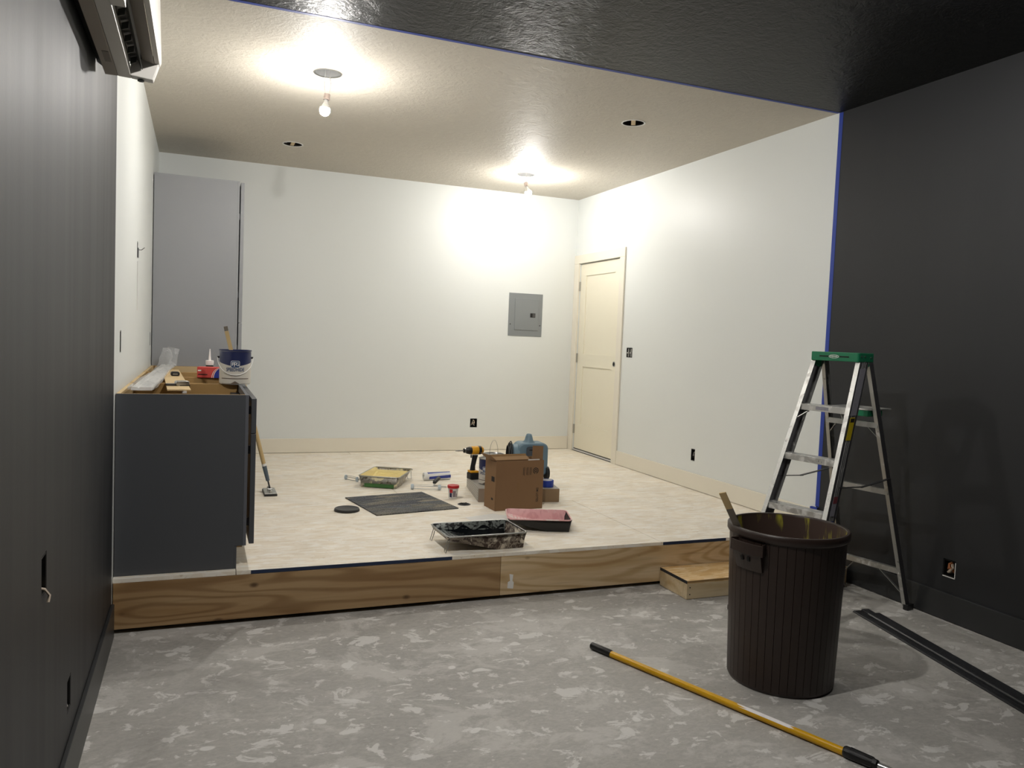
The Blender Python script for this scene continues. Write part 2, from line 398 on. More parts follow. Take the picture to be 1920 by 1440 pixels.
# ceiling with round lamp openings
RH = .078
CANS = [(.698, 4.93), (2.846, 6.946), (.707, 6.904), (2.826, 4.945), (.70, 2.28), (2.86, 2.42)]
def ceiling():
    mb = MB(); s = RH*1.3
    xs = sorted({XL-.1, XR+.1, *[c[0]-s for c in CANS], *[c[0]+s for c in CANS]})
    ys = sorted({YR-.1, YB+.1, YC, *[c[1]-s for c in CANS], *[c[1]+s for c in CANS]})
    for i in range(len(xs)-1):
        for j in range(len(ys)-1):
            a, b, c, d = xs[i], xs[i+1], ys[j], ys[j+1]; xc, yc = (a+b)/2, (c+d)/2
            if any(abs(xc-q[0]) < s and abs(yc-q[1]) < s for q in CANS): continue
            mb.add([(a,c,H),(b,c,H),(b,d,H),(a,d,H)], [(0,1,2,3)], 0 if yc < YC else 1)
    N = 32
    for cx, cy in CANS:
        mi = 0 if cy < YC else 1; vs = []; xa = [x for x in xs if cx-s-1e-6 <= x <= cx+s+1e-6]; ya = [y for y in ys if cy-s-1e-6 <= y <= cy+s+1e-6]
        for k in range(N):
            t = 2*PI*k/N; c_, s_ = math.cos(t), math.sin(t); m = s/max(abs(c_), abs(s_))
            vs += [(cx+RH*c_, cy+RH*s_, H), (cx+m*c_, cy+m*s_, H), (cx+RH*c_, cy+RH*s_, H+.014)]
        fs = []
        for k in range(N):
            j = (k+1) % N; fs += [(3*k, 3*j, 3*j+1, 3*k+1), (3*k, 3*k+2, 3*j+2, 3*j)]
        mb.add(vs, fs, mi)
    mb.box(XL-.1, XR+.1, YR-.1, YB+.1, H+.2, H+.25, 0)
    o = mb.build('ceiling', [CEIL_D, CEIL_W]); tag(o, 'textured ceiling painted black in front and white over the platform', 'ceiling', kind='structure')
ceiling()
# baseboards
def base(name, label, m, *boxes):
    mb = MB()
    for b in boxes: mb.box(*b)
    tag(mb.build(name, m, bevel=.002), label, 'baseboard', kind='structure')
base('baseboard_back', 'cream baseboard along the white back wall', CREAM, (.345, XR-.02, YB-.015, YB-.0005, ZP+.004, ZP+.142))
base('baseboard_right', 'cream baseboard along the white part of the right wall', CREAM, (XR-.015, XR-.0005, 4.08, DOOR_Y0-.096, ZP+.004, ZP+.138))
base('baseboard_dark_right', 'charcoal baseboard along the dark right wall', BASED, (XR-.015, XR-.0005, YR, YF-.045, .004, .152))
base('baseboard_dark_left', 'charcoal baseboard along the dark left wall', BASED, (XL+.0005, XL+.015, YR, YF-.045, .004, .16))

# platform
pl = thing('platform', 'raised plywood platform with pine fascia filling the back of the room', 'platform', (0, 0, 0), kind='structure')
tag(pl, 'raised strand-board platform with a pine front board', 'platform', kind='structure')
MB().box(XL+.02, XR-.02, YF+.03, YB-.02, .02, ZP-.022).build('gap_blocker', DKHOLE, pl)  # black box added to keep the gap under the fascia dark
g = .0018
rows = [(YF, 5.25, [XL, .19, 2.63, XR]), (5.25, 6.47, [XL, 1.41, XR]), (6.47, 7.69, [XL, .19, 2.63, XR]), (7.69, YB-.001, [XL, 1.41, XR])]
for y0, y1, xs in rows:
    for a, b in zip(xs[:-1], xs[1:]):
        MB().box(a+g, b-g, y0+(g if y0 > YF else 0), y1-g, ZP-.019, ZP).build('subfloor_sheet', OSB, pl)
for a, b in ((XL+.004, 1.585), (1.587, XR-.004)):
    MB().box(a, b, YF-.002, YF+.034, .022, ZP-.0205).build('fascia_board', PINE if a > 0 else PINE3, pl, bevel=.002)  # left board's wood darkened to stand in for dimmer light at that end
for a, b in ((.26, 1.30), (2.64, 3.1)):
    MB().box(a, b, YF-.0022, YF, ZP-.018, ZP-.001).build('edge_paint', NAVY, pl)
MB().prism([(1.63, .06), (1.665, .055), (1.668, .09), (1.66, .10), (1.663, .135), (1.64, .14), (1.645, .10), (1.632, .095)], 1, YF-.003, YF-.0015).build('paint_smear', WHITEP, pl)
# masking tape along the paint line
tag(MB().box(XL+.25, XR-.001, YC-.022, YC+.002, H-.0012, H-.0002).build('masking_tape', TAPEB), 'blue masking tape on the ceiling where black paint meets white', 'tape')
t_ = thing('masking_tape', 'blue masking tape running down the right wall behind the ladder', 'tape', (XR, 4.055, 0))
MB().box(-.0012, -.0002, -.013, .02, .42, H-.002).build('strip', TAPEB, t_)
MB().box(-.0172, -.0158, -.012, .05, ZP+.118, ZP+.150).build('tape_end', TAPEB, t_)
MB().box(-.0172, -.0002, -.012, .05, ZP+.150, ZP+.1512).build('tape_fold', TAPEB, t_)

# ------------------------------------------------------------------ door
dr = thing('door_1', 'cream two-panel door with no knob in the back corner', 'door', (XR, 0, 0), kind='structure')
y0, y1, z0, z1 = DOOR_Y0+.004, DOOR_Y1-.004, ZP+.03, DOOR_T-.006
def door_slab():
    mb = MB(); xf, xb = .012, .047
    stile, top, mid0, mid1, bot = .125, .13, ZP+.93, ZP+1.07, ZP+.30
    ys = [y0, y0+stile, y1-stile, y1]; zs = [z0, bot, mid0, mid1, z1-top, z1]
    def rect(a, b, c, d): mb.box(xf, xb, a, b, c, d)
    rect(ys[0], ys[1], z0, z1); rect(ys[2], ys[3], z0, z1)
    rect(ys[1], ys[2], zs[0], zs[1]); rect(ys[1], ys[2], zs[2], zs[3]); rect(ys[1], ys[2], zs[4], zs[5])
    mb.build('slab_frame', DOORP, dr)
    for c, d in ((zs[1], zs[2]), (zs[3], zs[4])):
        MB().box(xf+.010, xb-.008, ys[1], ys[2], c, d).build('door_panel', DOORP, dr)
door_slab()
for a, b, c, d in ((DOOR_Y0-.094, DOOR_Y0, ZP, DOOR_T), (DOOR_Y1, YB-.001, ZP, DOOR_T), (DOOR_Y0-.094, YB-.001, DOOR_T, DOOR_T+.092)):
    MB().box(-.018, -.0004, a, b, c+.001, d).build('casing', CREAM, dr, bevel=.0015)
for zc in (ZP+.24, ZP+1.02, ZP+1.80):
    MB().box(-.006, .011, y1-.006, y1+.010, zc-.05, zc+.05).build('hinge', STEEL, dr)
mb = MB(); mb.lathe([(.020, 0), (.027, 0), (.027, .004), (.020, .004), (.020, 0)], 20, caps=False); mb.lathe([(.0195, .001), (.0195, .0015)], 20, mi=1)
mb.xf(Matrix.Translation((.0115, y0+.07, ZP+.985)) @ Matrix.Rotation(-PI/2, 4, 'Y')).build('lock_bore', [STEEL, DKHOLE], dr)
MB().box(.004, .06, DOOR_Y0+.002, DOOR_Y1-.002, ZP+.001, ZP+.02).build('threshold', WHITE, dr)
MB().box(-.001, .003, DOOR_Y0+.002, DOOR_Y1-.002, ZP+.0005, ZP+.007).build('sill_edge', BLACKP, dr)
MB().box(.010, .049, y0, y1, z0-.007, z0-.0005).build('door_sweep', BLACKP, dr)

# ------------------------------------------------------------------ breaker panel and wall boxes
bp_ = thing('breaker_panel', 'grey metal breaker panel set in the white back wall', 'breaker panel', (3.277, YB, 1.495))
MB().box(-.197, .197, -.006, -.0005, 0, .46).build('cover', PANELG, bp_, bevel=.003)
MB().box(-.128, .150, -.0125, -.0062, .065, .405).build('panel_door', PANELG, bp_, bevel=.003)
MB().box(.052, .112, -.0145, -.0127, .205, .25).build('latch', BLACKP, bp_)
MB().box(.078, .110, -.016, -.0146, .209, .246).build('latch_slide', mat('latch_grey', '#4a4a4a', .5), bp_)
for x, z in ((-.175, .125), (.172, .12), (-.175, .335), (.178, .345)):
    MB().lathe([(.006, 0), (.006, .002)], 12).xf(Matrix.Translation((x, -.0062, z)) @ Matrix.Rotation(PI/2, 4, 'X')).build('screw', BLACKP if z < .2 else PANELG, bp_)
def wbox(label, ax, coord, sgn, hole, wires, m=BLACKP, ears=False, lip=None, gang=1):
    u0, u1, z0, z1 = hole; uc = (u0+u1)/2
    t = thing('electrical_box', label, 'electrical box', (coord, uc, z0) if ax == 0 else (uc, coord, z0))
    hw, h = (u1-u0)/2-.002, z1-z0-.004
    def B(mb, ua, ub, d0, d1, za, zb, mi=0):
        if ax == 0: x = sorted((sgn*d0, sgn*d1)); mb.box(x[0], x[1], ua, ub, za, zb, mi)
        else: x = sorted((sgn*d0, sgn*d1)); mb.box(ua, ub, x[0], x[1], za, zb, mi)
    mb = MB(); th = .003
    B(mb, -hw, hw, .055, .06, .002, h); B(mb, -hw, -hw+th, .001, .055, .002, h); B(mb, hw-th, hw, .001, .055, .002, h)
    B(mb, -hw+th, hw-th, .001, .055, .002, .002+th); B(mb, -hw+th, hw-th, .001, .055, h-th, h)
    mb.build('box', m, t)
    if gang == 2:
        for s in (-.5, .5):
            mb = MB(); B(mb, hw*s-.009, hw*s+.009, .004, .05, .008, h-.006); mb.build('switch_body', mat('switch_grey', '#8b8b86', .5), t)
            mb = MB(); B(mb, hw*s-.005, hw*s+.005, -.008, .004, h*.45, h*.55); mb.build('toggle', WHITE, t)
    for pts, wm, r in wires:
        q = [((sgn*d, u, z) if ax == 0 else (u, sgn*d, z)) for u, d, z in pts]
        MB().tube(q, r, 6).build('wire', wm, t, smooth=1.)
    if lip:
        mb = MB(); B(mb, -hw-.003, -hw+.001, -.0025, 0, -.002, h*.95); B(mb, -hw-.003, hw, -.0025, 0, -.004, .001); mb.build('torn_edge', WHITEP, t)
    return t
COPPER = mat('copper_wire', '#a86b45', .45, .6); BEIGEW = mat('beige_cable', '#c9b8a4', .5); BLKW = mat('black_cable', '#1a1a1a', .5)
curl = [(-.01, .045, .02), (-.018, .02, .03), (-.005, .008, .05), (.012, .012, .04), (.014, .02, .065), (.0, .025, .08)]
curl2 = [(.012, .045, .02), (.015, .015, .022), (0, .006, .03), (-.012, .012, .05), (.005, .03, .07)]
wbox('black electrical box with loose wires low on the white back wall', 1, YB, 1, B_HOLES[0], [(curl, BEIGEW, .006), (curl2, GREY, .005)])
wbox('two-gang electrical box with bare switches beside the cream door', 0, XR, 1, R_HOLES[0], [], gang=2)
wbox('black electrical box low on the white part of the right wall', 0, XR, 1, R_HOLES[1], [(curl, GREY, .004), (curl2, BLKW, .004)])
wbox('open electrical box with copper wires and torn white edge in the dark right wall', 0, XR, 1, R_HOLES[2], [(curl, COPPER, .008), (curl2, BEIGEW, .008)], lip=True)
wbox('electrical box at waist height in the dark left wall', 0, XL, -1, L_HOLES[0], [([(0, .03, .02), (.01, .0, .01), (.005, -.012, -.005), (-.004, -.01, -.02)], BEIGEW, .004)])
wbox('electrical box low in the dark left wall above the baseboard', 0, XL, -1, L_HOLES[1], [([(0, .04, .03), (.01, .01, .02), (.0, .004, .01)], GREY, .003)])
t = wbox('electrical box with a wire poking out high on the white left wall', 0, XL, -1, L_HOLES[2], [([(0, .04, .05), (.01, -.005, .05), (.03, -.02, .052), (.06, -.035, .07)], BLKW, .002)])
MB().box(-.0, .006, -.028, .02, .002, .06).build('bracket', STEELD, t)
MB().prism([(-.012, -.02), (.018, -.02), (.012, -.30), (-.008, -.32)], 0, .001, .004).build('hanging_strap', WHITE, t)
wbox('electrical box on the white left wall above the cabinet nearest the paint line', 0, XL, -1, L_HOLES[3], [(curl, WHITE, .003)])
wbox('electrical box on the white left wall beside the tall cabinet', 0, XL, -1, L_HOLES[4], [(curl2, WHITE, .003)])

# ------------------------------------------------------------------ ceiling cans, bulbs
CANIN = mat('can_reflector', '#c4c4c3', .4, .35, var=.2, vs=30)
def can(cx, cy, label, lit, group=None, drop=.11, tilt=(0, 0), strap=None, two=True, glow=None):
    t = thing('hanging_bulb' if lit else 'recessed_can', label, 'light' if lit else 'recessed light', (cx, cy, H), group=group)
    mb = MB(); mb.lathe([(RH-.002, -.001), (RH-.002, .13), (0.02, .135)], 28, caps=False)
    mb.build('housing', CANIN if lit else mat('dark_can', '#2b2722', .5, .3), t, smooth=.8)
    MB().lathe([(RH-.003, -.003), (RH+.007, -.003), (RH+.007, -.0005), (RH-.003, -.0005), (RH-.003, -.003)], 28, caps=False).build('rim', STEEL if lit else WHITE, t)
    if strap is not None:
        a = strap; L = RH-.006
        MB().bar((-L*math.cos(a), -L*math.sin(a), .006), (L*math.cos(a), L*math.sin(a), .006), .030, .006).build('strap', PALEW, t)
        MB().box(-.07, -.045, -.03, .03, .01, .05).build('clip', GALV, t)
    if lit:
        for s in ((-1, 1) if two else (0,)):
            pts = [(.012*s, 0, .12), (.012*s, 0, .0), (.014*s+(.008 if s > 0 else -.004), 0, -drop*.5), (.011*s, .0, -drop+.005)]
            MB().tube(pts, .0018, 6).build('wire', WHITE, t, smooth=1.)
        sk = bpy.data.objects.new('socket', None)
        R_ = Matrix.Translation((0, 0, -drop)) @ Matrix.Rotation(tilt[0], 4, 'X') @ Matrix.Rotation(tilt[1], 4, 'Y')
        MB().lathe([(.012, .012), (.019, .010), (.019, -.018), (.021, -.019), (.021, -.024), (.014, -.025)], 20).xf(R_).build('socket', mat('porcelain', '#c9b8b0', .4), t, smooth=.6)
        MB().lathe([(.0135, -.025), (.0135, -.038), (.017, -.050), (.026, -.068), (.0285, -.075)], 20, caps=False).xf(R_).build('bulb_collar', WHITE, t, smooth=.6)
        prof = [(.0283, -.0745), (.0312, -.088), (.0305, -.098), (.024, -.112), (.012, -.120), (.001, -.122)]
        MB().lathe(prof, 14).xf(R_).build('glass_bulb', glow or GLOW, t, smooth=1.2)
    return t
can(*CANS[0], 'lit bare bulb hanging on two wires near the black ceiling edge', True, drop=.135, tilt=(0, .12))
can(*CANS[1], 'lit bare bulb hanging near the back corner by the door', True, drop=.085, tilt=(-.05, -.30), two=False)
can(*CANS[2], 'empty recessed can opening in the white ceiling near the back wall', False, strap=PI/2)
can(*CANS[3], 'empty recessed can opening crossed by a pale strip near the right wall', False, strap=1.05)
can(*CANS[4], 'lit bare bulb hanging from the black ceiling near the left wall', True, drop=.12, tilt=(0, 0), glow=m_emit('brighter_lit_bulb', BULB_COL, BULB*2.2))
can(*CANS[5], 'lit bulb set up inside its can in the black ceiling near the right wall', True, drop=-.095, tilt=(0, 0), glow=m_emit('recessed_lit_bulb', BULB_COL, BULB*0.7))

# ------------------------------------------------------------------ mini split unit
ac = thing('air_conditioner', 'wall-mounted air conditioner with open front high on the dark wall', 'air conditioner', (XL, 0, 2.35))
YA0, YA1 = 2.30, 3.25
MB().prism([(.004, .03), (.03, .012), (.03, .29), (.004, .29)], 1, YA0+.02, YA1-.03).build('shadow_mounting_plate', BLACKP, ac)  # its black colour stands in for the shadow gap at the wall
MB().prism([(.026, .0), (.068, .0), (.068, .035), (.06, .29), (.026, .29)], 1, YA0, YA1).build('rear_casing', ACG, ac, bevel=.002)
MB().prism([(.0685, -.001), (.112, -.003), (.112, .03), (.0685, .036)], 1, YA0, YA1-.002).build('lower_casing', ACW, ac, bevel=.002)
MB().prism([(.113, .045), (.178, .07), (.178, .078), (.06, .078), (.0685, .04)], 1, YA0, YA1-.046).build('outlet_cavity', BLACKP, ac)
MB().prism([(.190, .05), (.206, .05), (.212, .065), (.205, .29), (.0615, .29), (.0615, .28), (.193, .275)], 1, YA0, YA1).build('front_cover', ACW, ac, bevel=.002)
MB().prism([(.150, .058), (.189, .046), (.189, .052), (.152, .066)], 1, YA0, YA1-.046).build('front_lip', ACG, ac)
MB().prism([(.150, .02), (.153, .021), (.138, .056), (.134, .055)], 1, YA0, YA1-.05).build('louver', ACD, ac)
for k in range(7):
    y = YA1-.10-k*.115
    MB().prism([(.114, .02), (.134, .028), (.136, .05), (.116, .042)], 1, y, y+.0025).xf(Matrix.Identity(4)).build('vane', ACD, ac)
MB().prism([(.112, -.003), (.186, -.010), (.205, .049), (.19, .07), (.06, .27), (.06, .078), (.112, .06)], 1, YA1-.044, YA1).build('end_cap', ACW, ac, bevel=.003)
MB().lathe([(.011, 0), (.011, .006), (.007, .006), (.007, .001)], 6).xf(Matrix.Translation((.145, YA1-.022, -.0085)) @ Matrix.Rotation(PI, 4, 'X')).build('screw_boss', BLACKP, ac)
MB().box(.110, .150, 2.44, 2.53, -.008, .02).build('bracket', ACW, ac, bevel=.002)
MB().box(.042, .062, 2.98, 3.09, -.0012, -.0002).build('rating_label', mat('faded_label', '#6d655d', .5), ac)

# ------------------------------------------------------------------ cabinets
CT, CF, CX = 1.127, .236, .18          # top, carcass front, toe-kick front
cuts = [4.056, 4.871, 5.474, 6.046, 6.992]
labs = ['grey base cabinet with blank side panel at the platform front edge', 'open-topped grey base cabinet under the paint pail',
        'open-topped grey base cabinet between the pail cabinet and the end cabinet', 'open-topped grey base cabinet against the tall cabinet']
for i in range(4):
    a, b = cuts[i]+.001, cuts[i+1]-.001
    cb = thing('base_cabinet', labs[i], 'cabinet', (XL+.003, a, ZP+.001), group='base cabinets along the left wall')
    L, hh, fx, tx = b-a, CT-ZP-.001, CF-XL-.003, CX-XL-.003
    side = [(0, 0), (tx, 0), (tx, .114), (fx-.016, .114), (fx-.016, hh), (0, hh)]
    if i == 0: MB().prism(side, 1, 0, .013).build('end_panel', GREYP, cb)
    MB().prism(side, 1, .0132 if i == 0 else 0, .028 if i == 0 else .016).build('side_panel', BROWNP, cb)
    MB().prism(side, 1, L-.016, L).build('side_panel', BROWNP, cb)
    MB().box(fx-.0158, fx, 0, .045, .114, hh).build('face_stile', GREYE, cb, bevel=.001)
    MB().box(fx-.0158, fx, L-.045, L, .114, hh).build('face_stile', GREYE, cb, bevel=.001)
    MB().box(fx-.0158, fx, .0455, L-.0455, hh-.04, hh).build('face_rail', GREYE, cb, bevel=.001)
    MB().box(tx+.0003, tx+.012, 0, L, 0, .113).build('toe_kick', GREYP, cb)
    MB().box(.001, fx-.017, .029, L-.017, .10, .116).build('floor_panel', BROWNP, cb)
    MB().box(.0, .006, .029, L-.017, .12, hh-.10).build('back_panel', BROWNP, cb)
    MB().box(.0, .018, .029, L-.017, hh-.095, hh).build('nailer', PALEW, cb)
    MB().box(.03, fx-.02, L-.0165-.0165, L-.0165, hh-.07, hh-.002).build('stretcher', PALEW if i == 3 else BROWNP, cb)
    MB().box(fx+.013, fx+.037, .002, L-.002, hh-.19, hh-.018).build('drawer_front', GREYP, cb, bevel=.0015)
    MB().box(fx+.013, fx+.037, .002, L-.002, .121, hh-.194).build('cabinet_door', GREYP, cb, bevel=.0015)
    for zz in (.2, hh-.3, hh-.1): MB().box(fx, fx+.013, .06, .09, zz, zz+.04).build('hinge', STEELD, cb)
    if i == 0:
        MB().box(fx-.06, fx-.018, .06, L-.05, hh-.06, hh-.045).build('drawer_slide', STEELD, cb)
        MB().box(.27, .295, L-.036, L-.034, hh-.055, hh-.03).build('label', WHITEP, cb)
tc = thing('tall_cabinet', 'tall grey pantry cabinet in the back left corner', 'cabinet', (XL+.003, 6.997, ZP+.001))
W_, D_, T_ = .652, YB-.003-6.997, 2.412
MB().box(.003, W_-.018, 0, D_, .10, T_).build('carcass', GREYT, tc)
MB().box(W_-.0178, W_, 0, D_, .10, T_).build('face_frame', GREYT, tc, bevel=.001)
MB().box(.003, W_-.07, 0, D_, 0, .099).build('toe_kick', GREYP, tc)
zs = 1.50-ZP
MB().box(W_+.009, W_+.037, .002, D_-.02, .12, zs-.002).build('cabinet_door', GREYT, tc, bevel=.0015)
MB().box(W_+.009, W_+.037, .002, D_-.02, zs+.002, T_-.01).build('cabinet_door', GREYT, tc, bevel=.0015)
for z in (.3, 1.0, 1.45, 2.1): MB().box(W_, W_+.009, .03, .07, z, z+.05).build('hinge', STEELD, tc)

# ------------------------------------------------------------------ paint containers
def paint_can(name, label, loc, rz, r, h, kind, group=None):
    t = thing(name, label, 'paint can', loc, rz, group)
    if kind == 'pail':
        MB().lathe([(r*.93, 0), (r*.95, .003), (r, h*.6), (r, h), (r-.003, h), (r-.004, h*.6), (r*.9, .006), (.0, .006)], 40, caps=False).build('body', WHITE, t, smooth=.7)
        MB().lathe([(r, h-.004), (r+.004, h-.004), (r+.004, h+.004), (r-.006, h+.004), (r-.006, h-.012), (r-.002, h-.012)], 40, caps=False).build('rim', NAVYL, t, smooth=.5)
    else:
        MB().lathe([(r-.002, 0), (r, .003), (r, h-.006), (r+.003, h-.004), (r+.003, h), (r-.006, h), (r-.010, h-.006), (0, h-.006)], 40, caps=False).build('body', GALV, t, smooth=.5)
    rr = r+.0008
    def cyl(x, y): a = -PI/2+x/rr; return Vector((rr*math.cos(a), rr*math.sin(a), y))
    def band(nm, x0, x1, lo, hi, m, off=0., n=24):
        mb = MB(); vs = []
        for k in range(n+1):
            x = x0+(x1-x0)*k/n; a = -PI/2+x/rr; q = rr+off
            vs += [(q*math.cos(a), q*math.sin(a), lo(x)), (q*math.cos(a), q*math.sin(a), hi(x))]
        mb.add(vs, [(2*k, 2*k+2, 2*k+3, 2*k+1) for k in range(n)]); mb.build(nm, m, t, smooth=1.)
    full = PI*rr*.98; half = PI*rr/2
    band('label', -full, full, lambda x: .006, lambda x: h-.007, SILVL, 0, 48)
    top = h-.006
    band('label_top', -half, half, lambda x: h*.70-.030*h/.19*(1-abs(x)/half)-.004, lambda x: top, NAVYL, .0004)
    if kind != 'plain':
        s = h/.197*1.22
        def plate(nm, hwid, hhei, rc, m, off):
            def cut(x): d = max(0., abs(x)-(hwid-rc)); return rc-math.sqrt(max(0., rc*rc-d*d))
            band(nm, -hwid, hwid, lambda x: h*.60-hhei+cut(x), lambda x: h*.60+hhei-cut(x), m, off, 20)
        plate('logo_border', .0205*s, .0165*s, .006*s, WHITE, .0008); plate('logo_field', .0188*s, .0148*s, .005*s, TEXTB, .0012)
        def at(zc, off):
            def f(x, y): a = -PI/2+x/rr; q = rr+off; return Vector((q*math.cos(a), q*math.sin(a), zc+y))
            return f
        textobj('logo_text', 'P', .024*s, WHITE, t, lambda x, y: at(h*.60, .002)(x-.010*s, y), 1, .0003)
        textobj('logo_text', 'P', .030*s, WHITE, t, lambda x, y: at(h*.60-.002, .002)(x, y), 1, .0003)
        textobj('logo_text', 'G', .022*s, WHITE, t, lambda x, y: at(h*.60, .002)(x+.0105*s, y), 1, .0003)
        textobj('brand_text', 'SPEEDHIDE', .0235*s, TEXTB, t, at(h*.44, .0015), .72, .0005)
        band('label_band', -.07*s, .07*s, lambda x: h*.165, lambda x: h*.19, BRONZE, .0006)
        band('label_notch', -.02*s, .02*s, lambda x: .006, lambda x: .006+.012*s*(1-abs(x)/(.02*s)), BRONZE, .0006, 8)
        band('label_line', -.022*s, .022*s, lambda x: h*.26, lambda x: h*.268, BRONZE, .0006, 8)
    return t
pp = paint_can('paint_pail', 'plastic paint pail with navy rim standing on the base cabinets', (.203, 4.872, CT+.001), -.04, .0865, .196, 'pail')
for s in (-1, 1): MB().lathe([(.006, 0), (.006, .012), (.003, .012)], 10).xf(Matrix.Translation((s*.0865, 0, .155)) @ Matrix.Rotation(s*PI/2, 4, 'Y')).build('ear', BLACKP, pp)
MB().tube([(-.098*math.cos(a), -.098*math.sin(a)*.75-.02*math.sin(a), .155-.10*math.sin(a)) for a in [PI*k/24 for k in range(25)]], .0022, 8).build('bail_handle', WHITE, pp, smooth=1.)
st = thing('stir_stick', 'wooden stir stick with dark tip standing in the pail', 'stick', (.225, 4.90, CT+.01))
MB().bar((0, 0, 0), (-.074, -.03, .298), .022, .004, (0, 1, 0)).build('shaft', STICK, st); MB().bar((-.0742, -.03, .299), (-.080, -.033, .325), .022, .004, (0, 1, 0)).build('dark_tip', STICKG, st)

bx = thing('carton', 'small red and blue carton lying across the open cabinets', 'carton', (.085, 5.46, CT+.001), -.12)
MB().box(-.085, .085, -.045, .045, 0, .068).build('box', REDB, bx, bevel=.002)
mb = MB(); n = 12
arc = [(.015+.06*(1-math.cos(PI/2*k/n)), .0685*math.sin(PI/2*k/n)) for k in range(n+1)]
mb.add([(x, -.0456, z) for x, z in arc]+[(.0852, -.0456, .0685), (.0852, -.0456, 0)], [tuple(range(n+3))])
mb.add([(.075, -.0456, .0686), (.0853, -.0456, .0686), (.0853, .0456, .0686), (.06, .0456, .0686)], [(0, 1, 2, 3)])
mb.build('blue_field', BLUEC, bx)
for o_ in (-.004, .006):
    mb = MB(); q = [(x+o_-.008, z) for x, z in arc[:-1]]
    mb.add([(x, -.0462, z) for x, z in q]+[(x+.0035, -.0462, z) for x, z in reversed(q)], [(k, k+1, 2*len(q)-2-k, 2*len(q)-1-k) for k in range(len(q)-1)]); mb.build('white_swoosh', WHITEP, bx)
textobj('print', 'd', .05, WHITEP, bx, lambda x, y: Vector((x+.07, -.0465, .028+y)))
MB().box(-.078, -.022, -.0462, -.0458, .018, .024).build('print', INK, bx)
MB().box(-.08, -.06, -.0462, -.0458, .042, .050).build('print', WHITEP, bx)

ck = thing('caulk_tube', 'white caulk tube with nozzle standing behind the red carton', 'caulk tube', (.072, 5.57, CT-.115))
MB().lathe([(.0, 0), (.024, 0), (.024, .20), (.0255, .201), (.0255, .222), (.018, .224), (.008, .224)], 24).build('cartridge', WHITE, ck, smooth=.6)
MB().lathe([(.0243, .172), (.0243, .192)], 24, caps=False).build('label', mat('black_label', '#20241f', .5), ck, smooth=1.)
MB().lathe([(.0085, .224), (.007, .245), (.003, .298), (.001, .299)], 16).build('nozzle', WHITE, ck, smooth=.8)
# long pieces on the cabinets
tb = thing('wrapped_trim', 'long white trim lengths wrapped in clear plastic across the cabinets', 'trim bundle', (-.250, 4.15, CT+.0085), -.012)
prof = [(-.046, 0), (.046, 0), (.047, .012), (.043, .017), (-.006, .017), (-.012, .011), (-.018, .017), (-.043, .017), (-.047, .012)]
MB().prism(prof, 1, .004, 2.55).build('trim_length', WHITE, tb, bevel=.0015)
secs = []
for k in range(40):
    y = -.006+2.72*k/39; lift = max(0, (y-2.45))*.45; rr_ = random.uniform
    ring = []
    for j in range(14):
        a = 2*PI*j/14; wx = .056+.010*math.sin(3*y+j)+rr_(-.004, .004); hz = .014+.005*math.sin(5*y+2*j)+rr_(-.002, .002)
        ring.append((wx*math.cos(a)+(.03*max(0, y-2.4)), y, max(.001, .013+hz*math.sin(a)*1.05)+lift))
    secs.append(ring)
MB().loft(secs, 0, False).build('plastic_sleeve', PLAST, tb, smooth=1.2)
pb = thing('plywood_strip', 'raw plywood strip lying across the cabinets beside the wrapped trim', 'plywood', (-.086, 4.28, CT+.001), .050)
MB().box(-.055, .055, 0, 2.0, 0, .006).build('board', PALEW, pb)
tm = thing('tape_measure', 'silver tape measure lying on the plywood strip', 'tape measure', (-.078, 4.55, CT+.0075), .25); tm.scale = (.8, .8, .8)
MB().prism(rrect(-.042, .042, 0, .034, .012), 1, -.03, .03).build('case', STEEL, tm, bevel=.004, smooth=.6)
MB().box(-.10, -.040, -.012, .012, 0, .016).build('clip', STEELD, tm, bevel=.003); MB().box(-.02, .045, -.031, .031, 0, .006).build('bumper', BLACKP, tm)
tk = thing('chalk_reel', 'small black tool case farther along the plywood strip', 'tool', (-.135, 5.45, CT+.0075), .1)
MB().prism(rrect(-.026, .026, 0, .028, .010), 1, -.025, .025).build('case', BLACKP, tk, bevel=.004, smooth=.6); MB().box(-.014, .014, -.0265, -.0255, .010, .016).build('label', STEEL, tk)

# pole sander against the cabinets
ps = thing('pole_sander', 'drywall pole sander leaning on the cabinet fronts', 'pole sander', (.50, 5.90, ZP))
MB().box(-.045, .045, -.10, .12, .001, .014).build('pad', BLACKP, ps, bevel=.002); MB().box(-.042, .042, -.095, .115, .0142, .022).build('head_plate', ALU2, ps, bevel=.002)
for y in (-.07, .09): MB().lathe([(.013, 0), (.013, .012), (.005, .018)], 12, (0, y, .022)).build('wing_nut', STEEL, ps)
MB().box(-.018, .018, -.018, .018, .0222, .04).build('swivel', STEEL, ps, bevel=.003)
p0, p1 = Vector((0, 0, .04)), Vector((-.1935, -.02, .80)); P_ = lambda k: p0+(p1-p0)*k
MB().tube([P_(0), P_(.08)], .006, 10).build('joint', STEELD, ps); MB().tube([P_(.075), P_(.22)], [.013, .016], 12).build('ferrule', mat('blue_grey_ferrule', '#53606c', .5), ps, smooth=.8)
MB().tube([P_(.218), P_(.24)], .0165, 12).build('collar', WHITE, ps, smooth=.8); MB().tube([P_(.24), P_(1.0)], .0145, 12).build('handle', STICK, ps, smooth=.8)

